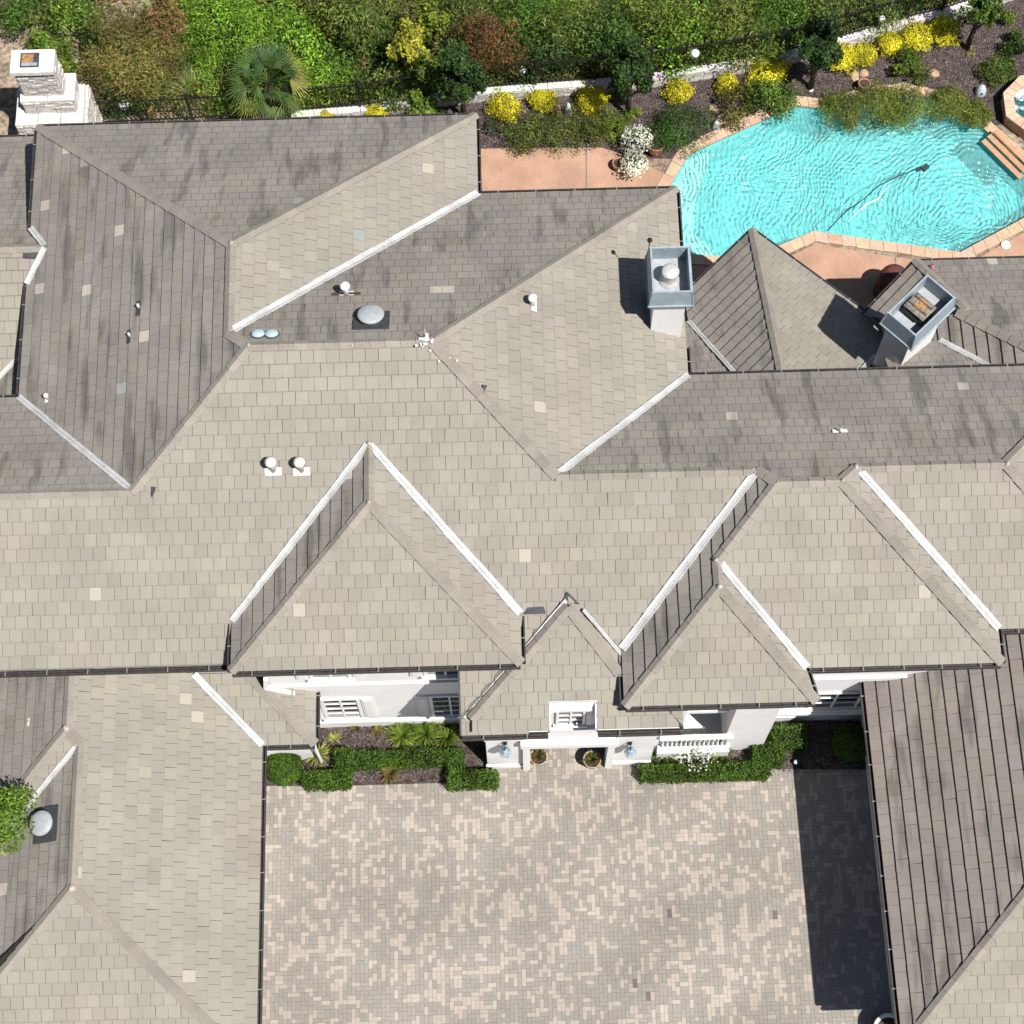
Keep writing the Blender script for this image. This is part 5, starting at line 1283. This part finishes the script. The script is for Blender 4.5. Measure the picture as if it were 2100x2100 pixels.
shrub(1855, 130, 40, .6, 'loose green shrub below the golden trio', GREEN + LIME, 1700, .075); shrub(1890, 150, 26, .35, 'low olive shrub right of the loose green one', OLIVE, 600, .06)
shrub(2045, 140, 42, .45, 'spreading olive groundcover shrub above the spa', OLIVE + GREEN, 2200, .07); shrub(2085, 90, 30, .6, 'dark green shrub at the right edge above the spa', DARKG + GREEN, 1500, .08)
shrub(2066, 34, 20, .5, 'small lime plant near the top right corner', LIME, 500, .07); shrub(1992, 106, 12, .2, 'tiny pale yellow plant in the grey mulch', [(.35, .36, .12)], 160, .05)
def tree(u, v, r, h, label, cols, n=3500, size=.12, cz=.62, name='tree', clumps=30, spread=.26, asp=.5, group=None, vert=1.0):
    c = g(u, v, h * cz); R = r * .0140; base = Vector((c.x, c.y, 0)); rz = h * (1 - cz) * vert
    def trunk(b):
        b.tube([base, base + Vector((.03, .02, h * .35)), base + Vector((0, .05, h * .75))], [.09, .065, .03], 8)
        for k in range(7):
            a = k * 2.4; z0 = h * (.3 + .06 * k); b.tube([base + Vector((0, .02, z0)), base + Vector((math.cos(a) * R * .4, math.sin(a) * R * .4, z0 + h * .12)), base + Vector((math.cos(a) * R * .75, math.sin(a) * R * .75, z0 + h * .2))], [.04, .025, .008], 6)
    t = thing(name, base, label, 'tree', group); link('crown', quads_mesh('crown', *cloud(c, (R, R, rz), n, size, cols, clumps, spread, asp)), t); one('trunk', 'bark', t, trunk, True)
    return t
tree(945, 160, 50, 3.2, 'dark glossy tree standing against the corner of the white wall', DARKG + GREEN[:1], 6000, .115, vert=1.25)
tree(1293, 158, 50, 3.1, 'dark leafy tree in front of the white wall between golden shrubs', DARKG + GREEN[:1], 5600, .115, vert=1.25)
tree(1680, 105, 48, 2.9, 'dark green tree right of the large golden shrub', DARKG + GREEN[:1], 5000, .115, vert=1.2)
tree(2010, 24, 40, 2.8, 'bright leaved tree near the top right corner', GREEN + LIME[:1], 2800, .11)
tree(995, 95, 70, 2.6, 'reddish brown bush tree beyond the fence', RED, 5500, .10, clumps=30, spread=.36, asp=.35, name='red_bush')
tree(272, 108, 100, 3.3, 'broad feathery bronze and olive conifer beside the stone fireplace', [tuple(q * 1.35 for q in c_) for c_ in BROWN + OLIVE], 13000, .14, clumps=46, spread=.36, asp=.16, name='conifer')
tree(330, 60, 50, 3.2, 'rusty orange topped bush behind the bronze tree', BROWN + RED[:1], 3000, .09)
tree(838, 105, 42, 2.8, 'thin tree with bright yellow leaves beyond the fence', [(.50, .48, .04), (.38, .42, .05), (.60, .56, .10)], 1700, .11, clumps=18, spread=.3)
tree(880, 38, 40, 2.8, 'yellow green tree at the top edge behind the yellow one', LIME + [(.38, .40, .05)], 1800, .11, clumps=18)
tree(868, 150, 30, 2.4, 'slender green tree trailing beside the yellow leaved one', GREEN + LIME, 1500, .10, clumps=16, vert=1.3)
shrub(100, 95, 50, 1.1, 'yellow green shrub right behind the stone fireplace', LIME + GREEN[:1], 2600, .09); shrub(140, 140, 28, .8, 'lime shrub at the right foot of the stone fireplace', LIME, 1200, .08)
shrub(868, 225, 40, .8, 'lime green strappy shrub over the north eave beside the dark tree', LIME + GREEN[:2], 2200, .10)
wild = [(35, 30, 46, 1.6, GREEN), (150, 40, 50, 1.7, GREEN + LIME), (440, 40, 70, 1.8, WEED), (520, 60, 60, 1.6, WEED), (600, 90, 64, 1.5, WEED), (660, 160, 66, 1.2, WEED), (730, 60, 62, 2.2, OLIVE + GREEN), (700, 30, 50, 2.3, OLIVE),
        (590, 190, 48, .9, WEED + OLIVE), (430, 130, 50, 1.1, WEED), (790, 190, 45, 1.2, OLIVE + DARKG), (1080, 40, 66, 2.2, GREEN), (1170, 60, 70, 2.3, GREEN + OLIVE), (1250, 90, 56, 2.0, DARKG + GREEN), (1120, 120, 50, 1.6, DARKG),
        (1330, 40, 66, 1.9, OLIVE + GREEN), (1420, 60, 66, 1.7, OLIVE + WEED), (1500, 50, 62, 1.7, OLIVE), (1560, 85, 56, 1.4, OLIVE + GREEN), (1600, 30, 60, 1.6, GREEN), (1700, 30, 60, 1.5, DARKG + OLIVE), (1800, 10, 60, 1.5, DARKG + OLIVE), (1380, 100, 50, 1.2, GREEN + WEED), (1480, 100, 48, 1.0, OLIVE + WEED), (950, 20, 50, 2.4, DARKG + OLIVE)]
adj = ['leafy', 'tangled', 'spreading', 'dense', 'feathery', 'loose', 'ragged', 'bushy', 'rounded']
place = lambda u, v: ('left of' if u < 900 else 'right of') + ' the red bush'
tone_n = {id(GREEN): 'green'}
for i, (u, v, r, h, cl_) in enumerate(wild):
    tone = 'bright green' if cl_[0] == WEED[0] else 'olive' if cl_[0] == OLIVE[0] else 'dark green' if cl_[0] == DARKG[0] else 'green'
    wd_ = 'at the top edge' if v < 45 else 'mid strip' if v < 95 else 'close behind the fence'
    ref = [(120, 'behind the fireplace'), (480, 'above the palm'), (640, 'right of the palm'), (800, 'below the yellow tree'), (1000, 'beside the red bush'), (1200, 'left of the dark wall tree'), (1360, 'above the dark wall tree'), (1540, 'behind the white lantern'), (1640, 'left of the upper dark tree'), (9999, 'above the golden trio')]
    rf = next(t_ for lim, t_ in ref if u < lim)
    shrub(u, v, r * 1.2, h, '%s %s wild bush %s, %s' % (adj[i % 9], tone.split()[-1], rf, wd_), [tuple(min(1, q * 1.4) for q in c_) for c_ in cl_] , r * r * .66, (.13, .10, .12)[i % 3], 'wild_bush', 'bush', 'wild bushes beyond the fence', clumps=int(r * .42), spread=.42, asp=(.22, .5, .3)[i % 3])
# ornamental grass and fan palm
t = plant_thing('ornamental_grass', g(395, 195), 'pale straw coloured grass clump between bronze tree and palm', 'grass clump', [('blades', spikes(g(395, 200), 420, 1.05, .022, [(.42, .38, .20), (.30, .32, .12), (.20, .26, .07)], (.15, 1.1), .22, 4))])
pcn = g(548, 165, 1.7); pt = thing('fan_palm', (pcn.x, pcn.y, 0), 'fan palm with spiky yellow green leaves behind the north eave', 'palm')
one('trunk', 'bark', pt, lambda b: b.tube([(pcn.x, pcn.y, 0), (pcn.x, pcn.y, 1.65)], [.16, .12], 12), True)
for k in range(27):
    a = k * 2.4; f_ = k / 26; el = 1.15 - 1.75 * f_; ln = .25 + .45 * math.sin(min(1, f_ * 1.6) * PI / 2)
    h = Vector((math.cos(a) * math.cos(el), math.sin(a) * math.cos(el), math.sin(el)))
    tip = pcn + h * ln; side = h.cross(Vector((0, 0, 1))).normalized(); upv = side.cross(h); Q, C = [], []
    colr = np.array(random.choice([(.06, .12, .045), (.08, .15, .04), (.045, .09, .035)] if f_ < .5 else [(.12, .18, .04), (.26, .28, .06), (.34, .33, .09), (.09, .14, .035)]))
    tw_ = random.uniform(-.6, .6)
    for j in range(15):
        fa = (j - 7) / 7 * 1.15; d = (h * math.cos(fa) + (side * math.cos(tw_) + upv * math.sin(tw_)) * math.sin(fa) - Vector((0, 0, .10 + .12 * f_))).normalized(); w_ = d.cross(upv + Vector((.01, 0, 0))).normalized() * .017; L = random.uniform(.46, .72)
        m1_ = tip + d * L * .55 - Vector((0, 0, .01)); e_ = tip + d * L - Vector((0, 0, .07 + .05 * f_))
        Q += [[tip - w_ * .3, tip + w_ * .3, m1_ + w_, m1_ - w_], [m1_ - w_, m1_ + w_, e_ + w_ * .1, e_ - w_ * .1]]; C += [colr * random.uniform(.75, 1.3)] * 2
    lf = link('leaf', quads_mesh('leaf', np.array([[list(p) for p in q] for q in Q]), np.array(C)), pt)
    one('leaf_stalk', 'leaf', lf, lambda b: b.tube([pcn, tip], [.014, .008], 5, tint=(.10, .14, .04)))
# rough undergrowth beyond the fence (nobody could count it)
def under():
    n = 150000; U = np.random.uniform(-120, 2220, n); Vv = np.random.uniform(-180, 262, n); keep = []; P = []
    wl_x = np.array([p[0] for p in WALL]); wl_y = np.array([p[1] for p in WALL])
    for u, v in zip(U, Vv):
        lim = np.interp(u, [-200, 190, 600] + list(wl_x[1:]), [262, 262, 244] + list(wl_y[1:])) - 6
        if v > lim: continue
        if u < 175 and v > 60: continue
        q = g(u, v); f = mnoise.noise(Vector((q.x * .55, q.y * .55, 1.0)))
        if f < -.3 and random.random() < .5 and u < 420: continue
        if u > 420 or f > -.05 or random.random() < .25: P.append((q.x, q.y, abs(random.gauss(0, .30)) + .03 + .35 * max(0, f)))
    P = np.array(P); D = np.tile(np.array([[0, 0, 1.0]]), (len(P), 1)); Q = leaf_quads(P, D, .13, .34)
    tones = []
    for p in P:
        f = mnoise.noise(Vector((p[0] * .4, p[1] * .5, 7.0))); k = mnoise.noise(Vector((p[0] * 1.3, p[1] * 1.3, 2.0)))
        pal = WEED if f > .10 else OLIVE if f > -.12 else DARKG + GREEN
        if k > .38: pal = BROWN
        if k < -.42: pal = LIME
        tones.append(np.array(random.choice(pal)) * random.uniform(.8, 1.9))
    o = link('undergrowth', quads_mesh('undergrowth', Q, np.clip(np.array(tones), 0, 1))); setp(o, kind='stuff')
under()

# hedges and flowers by the front door
def hedge(name, label, boxes, h, dens=1500):
    c0 = g((boxes[0][0] + boxes[0][2]) / 2, (boxes[0][1] + boxes[0][3]) / 2); t = thing(name, c0, label, 'hedge')
    P, D = [], []; core_ = MB()
    for (u0, v0, u1, v1) in boxes:
        a, b_ = g(u0, v1, h), g(u1, v0, h); x0, x1, y0, y1 = min(a.x, b_.x), max(a.x, b_.x), min(a.y, b_.y), max(a.y, b_.y)
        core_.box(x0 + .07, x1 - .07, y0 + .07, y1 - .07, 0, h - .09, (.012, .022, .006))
        for (ax, area) in (('t', (x1 - x0) * (y1 - y0)), ('s', (x1 - x0) * h), ('n', (x1 - x0) * h), ('w', (y1 - y0) * h), ('e', (y1 - y0) * h)):
            for _ in range(int(area * dens)):
                r1, r2 = random.random(), random.random(); k = random.gauss(0, .03) - (.07 if random.random() < .25 else 0); 
                bl = .03 * mnoise.noise(Vector((x0 + r1 * 7, r2 * 6, y0)))
                k += bl
                if ax == 't': P.append((x0 + (x1 - x0) * r1, y0 + (y1 - y0) * r2, h + k)); D.append((0, 0, 1))
                elif ax == 's': P.append((x0 + (x1 - x0) * r1, y0 - k, h * r2)); D.append((0, -1, .2))
                elif ax == 'n': P.append((x0 + (x1 - x0) * r1, y1 + k, h * r2)); D.append((0, 1, .2))
                elif ax == 'w': P.append((x0 - k, y0 + (y1 - y0) * r1, h * r2)); D.append((-1, 0, .2))
                else: P.append((x1 + k, y0 + (y1 - y0) * r1, h * r2)); D.append((1, 0, .2))
    P = [(p_[0] + .035 * mnoise.noise(Vector(p_) * 5), p_[1] + .035 * mnoise.noise(Vector(p_) * 5 + Vector((7, 1, 3))), p_[2] * (1 + .12 * mnoise.noise(Vector((p_[0] * 2.2, p_[1] * 2.2, 4))))) for p_ in P]
    P, D = np.array(P, float), np.array(D, float); Q = leaf_quads(P, D, .058, .6)
    tn = np.array([1 + .35 * mnoise.noise(Vector(p) * 3.0) for p in P])[:, None]
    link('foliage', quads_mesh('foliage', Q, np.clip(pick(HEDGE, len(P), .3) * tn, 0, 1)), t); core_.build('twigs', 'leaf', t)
hedge('box_hedge', 'stepped clipped green hedge left of the entry piers', [(622, 1578, 716, 1612), (686, 1534, 718, 1580), (716, 1534, 948, 1568), (918, 1566, 950, 1580), (918, 1578, 1018, 1612)], .55)
hedge('box_hedge', 'long clipped green hedge right of the entry below the porch railing', [(1316, 1562, 1578, 1596), (1545, 1520, 1606, 1564), (1584, 1486, 1652, 1530)], .55)
for (u, v, lb) in ((583, 1574, 'clipped green ball shrub at the corner of the left wing gutter'), (1745, 1524, 'shaded green ball shrub beside the right wing gutter')):
    c = g(u, v, .42); R = .44; t = thing('ball_shrub', (c.x, c.y, 0), lb, 'shrub')
    link('foliage', quads_mesh('foliage', *shell_cloud(c, (R, R, .44), 7500, .05, HEDGE, .6, .035)), t)
    one('twigs', 'leaf', t, lambda b: b.lathe((c.x, c.y, 0), [(.12, 0), (R * .8, .2), (R * .86, .45), (R * .6, .72), (0, .80)], 16, tint=(.014, .026, .008)), True)
for (u, v, n_, L, lb, cols) in ((652, 1548, 70, .30, 'yellow green strappy plant beside the ball shrub', [(.38, .42, .10), (.28, .36, .06), (.48, .50, .20)]), (686, 1515, 26, .20, 'small yellow leaved plant in the bare mulch under the left window', [(.34, .34, .12), (.24, .30, .06)]),
                          (826, 1510, 130, .38, 'bright green lily clump left in the row under the shaded window', LIME + [(.30, .38, .08)]), (872, 1505, 120, .36, 'green lily clump in the middle of the row under the shaded window', LIME + GREEN), (918, 1512, 110, .36, 'brownish green lily clump nearest the entry pier', GREEN + LIME + BROWN[:1]),
                          (846, 1486, 90, .34, 'lily clump against the wall plinth behind the row', LIME + GREEN), (895, 1484, 80, .32, 'lily clump against the plinth under the shaded window', LIME + BROWN[:1]), (775, 1500, 24, .22, 'dry brown sprigs in the mulch left of the lily row', BROWN), (730, 1492, 18, .2, 'sparse brown sprigs under the sunny window', BROWN), (800, 1586, 60, .30, 'flattened dry stems in the mulch strip before the hedge', BROWN),
                          (1362, 1546, 80, .34, 'lily clump at the foot of the right entry pier', LIME + GREEN), (1478, 1545, 60, .32, 'arching lily clump right of the white flowers', LIME + GREEN), (700, 1560, 14, .24, 'dry brown stems behind the left hedge corner', BROWN)):
    p = g(u, v, .03); plant_thing('lily_plant', p, lb, 'plant', [('leaves', spikes(p, int(n_ * 1.3), L * (1.3 if n_ > 50 else 1.1), .05, cols, (.3, 1.35), .25, 3))])
def flowers(u, v, r, h, label, n=500, z0=0.0, col=((.80, .80, .78), (.72, .74, .74))):
    c = g(u, v, h); R = r * .0115; t = thing('flowering_plant', (c.x, c.y, z0), label, 'flowers')
    link('blossoms', quads_mesh('blossoms', *shell_cloud(c, (R, R, h * .4), n, .062, col, .8, .12)), t)
    link('foliage', quads_mesh('foliage', *cloud(c - Vector((0, 0, .06)), (R * .95, R * .95, h * .4), n, .06, GREEN + OLIVE, 16, .3)), t)
flowers(1306, 288, 36, .65, 'upper mound of white flowers left of the empty terracotta pot', 560); flowers(1300, 338, 30, .5, 'lower mound of white flowers standing on the deck', 520)
flowers(1425, 1536, 44, .55, 'white flowers below the porch railing', 420); flowers(1395, 1528, 16, .45, 'small cluster of white flowers left of the main ones below the railing', 70); flowers(1462, 1536, 10, .40, 'small rust red flowers right of the white ones', 60, col=((.35, .10, .05), (.28, .12, .07)))
# tree overhanging the left wing
c = G(8, 1688, 6.0); t = thing('overhanging_tree', (c.x, c.y, 0), 'bright green tree reaching over the lower left roof edge', 'tree')
link('crown', quads_mesh('crown', *join(cloud(c + Vector((-.55, .1, 0)), (1.15, .95, .7), 7500, .085, [(.18, .29, .035), (.13, .23, .03), (.23, .34, .06)], 40, .26), cloud(c + Vector((-.4, .42, -.35)), (.6, .55, .4), 1600, .085, GREEN, 14, .3))), t)
one('trunk', 'bark', t, lambda b: [b.tube([(c.x - 1.2, c.y, 0), (c.x - 1.1, c.y, 3), (c.x - .6, c.y, 5.8)], [.16, .13, .06], 10), b.tube([(c.x - 1.1, c.y, 3.2), (c.x - .2, c.y + .3, 5.6)], [.07, .02], 8)], True)

# small things on the roofs and patio
dr = MB()
for k_ in range(16):
    u, v = random.choice(((random.uniform(600, 880), random.uniform(700, 712)), (random.gauss(886, 14), random.gauss(708, 8)), (random.gauss(905, 18), random.gauss(735, 16))))
    p = onP(u, v, PL['N2'] if v < 712 else PL['S']) + Vector((0, 0, .085)); r = random.uniform(.012, .03)
    dr.prism([(p.x + r * math.cos(a), p.y + r * math.sin(a), p.z - .01) for a in (0, 1.2, 2.5, 3.9, 5.1)], [(p.x + r * math.cos(a), p.y + r * math.sin(a), p.z + .004) for a in (0, 1.2, 2.5, 3.9, 5.1)])
dr.build('bird_droppings', 'white', house['o'], kind='stuff')
p = onP(711, 607, PL['N2']); n = nrm('N2'); t = thing('vent_collar', p, 'flat brown metal plate under the white vent beside the long valley', 'flashing')
one('plate', 'rustb', t, lambda b: b.obox(p + n * .062, (.62, .09, .012), Vector((1, 0, 0)), n.cross(Vector((1, 0, 0))), n))
p = G(1912, 548, ZT + .25); t = thing('roof_ornament', p, 'small faded pink ornament at the far corner of the right bay roof', 'ornament')
one('body', 'pinkish', t, lambda b: b.lathe(p - Vector((0, 0, .3)), [(.07, 0), (.09, .12), (.05, .22), (.08, .30), (.05, .38), (0, .42)], 12), True)
p = G(1822, 600, 0); t = thing('covered_grill', p, 'dark red covered grill standing in the shade on the patio', 'grill')
one('cover', 'maroon', t, lambda b: b.lathe(p, [(.42, .02), (.40, .8), (.36, .95), (.22, 1.05), (0, 1.08)], 20), True)
one('lid_handle', 'iron', t, lambda b: b.tube([p + Vector((-.12, -.3, .96)), p + Vector((0, -.38, 1.0)), p + Vector((.12, -.3, .96))], .015, 6), True)
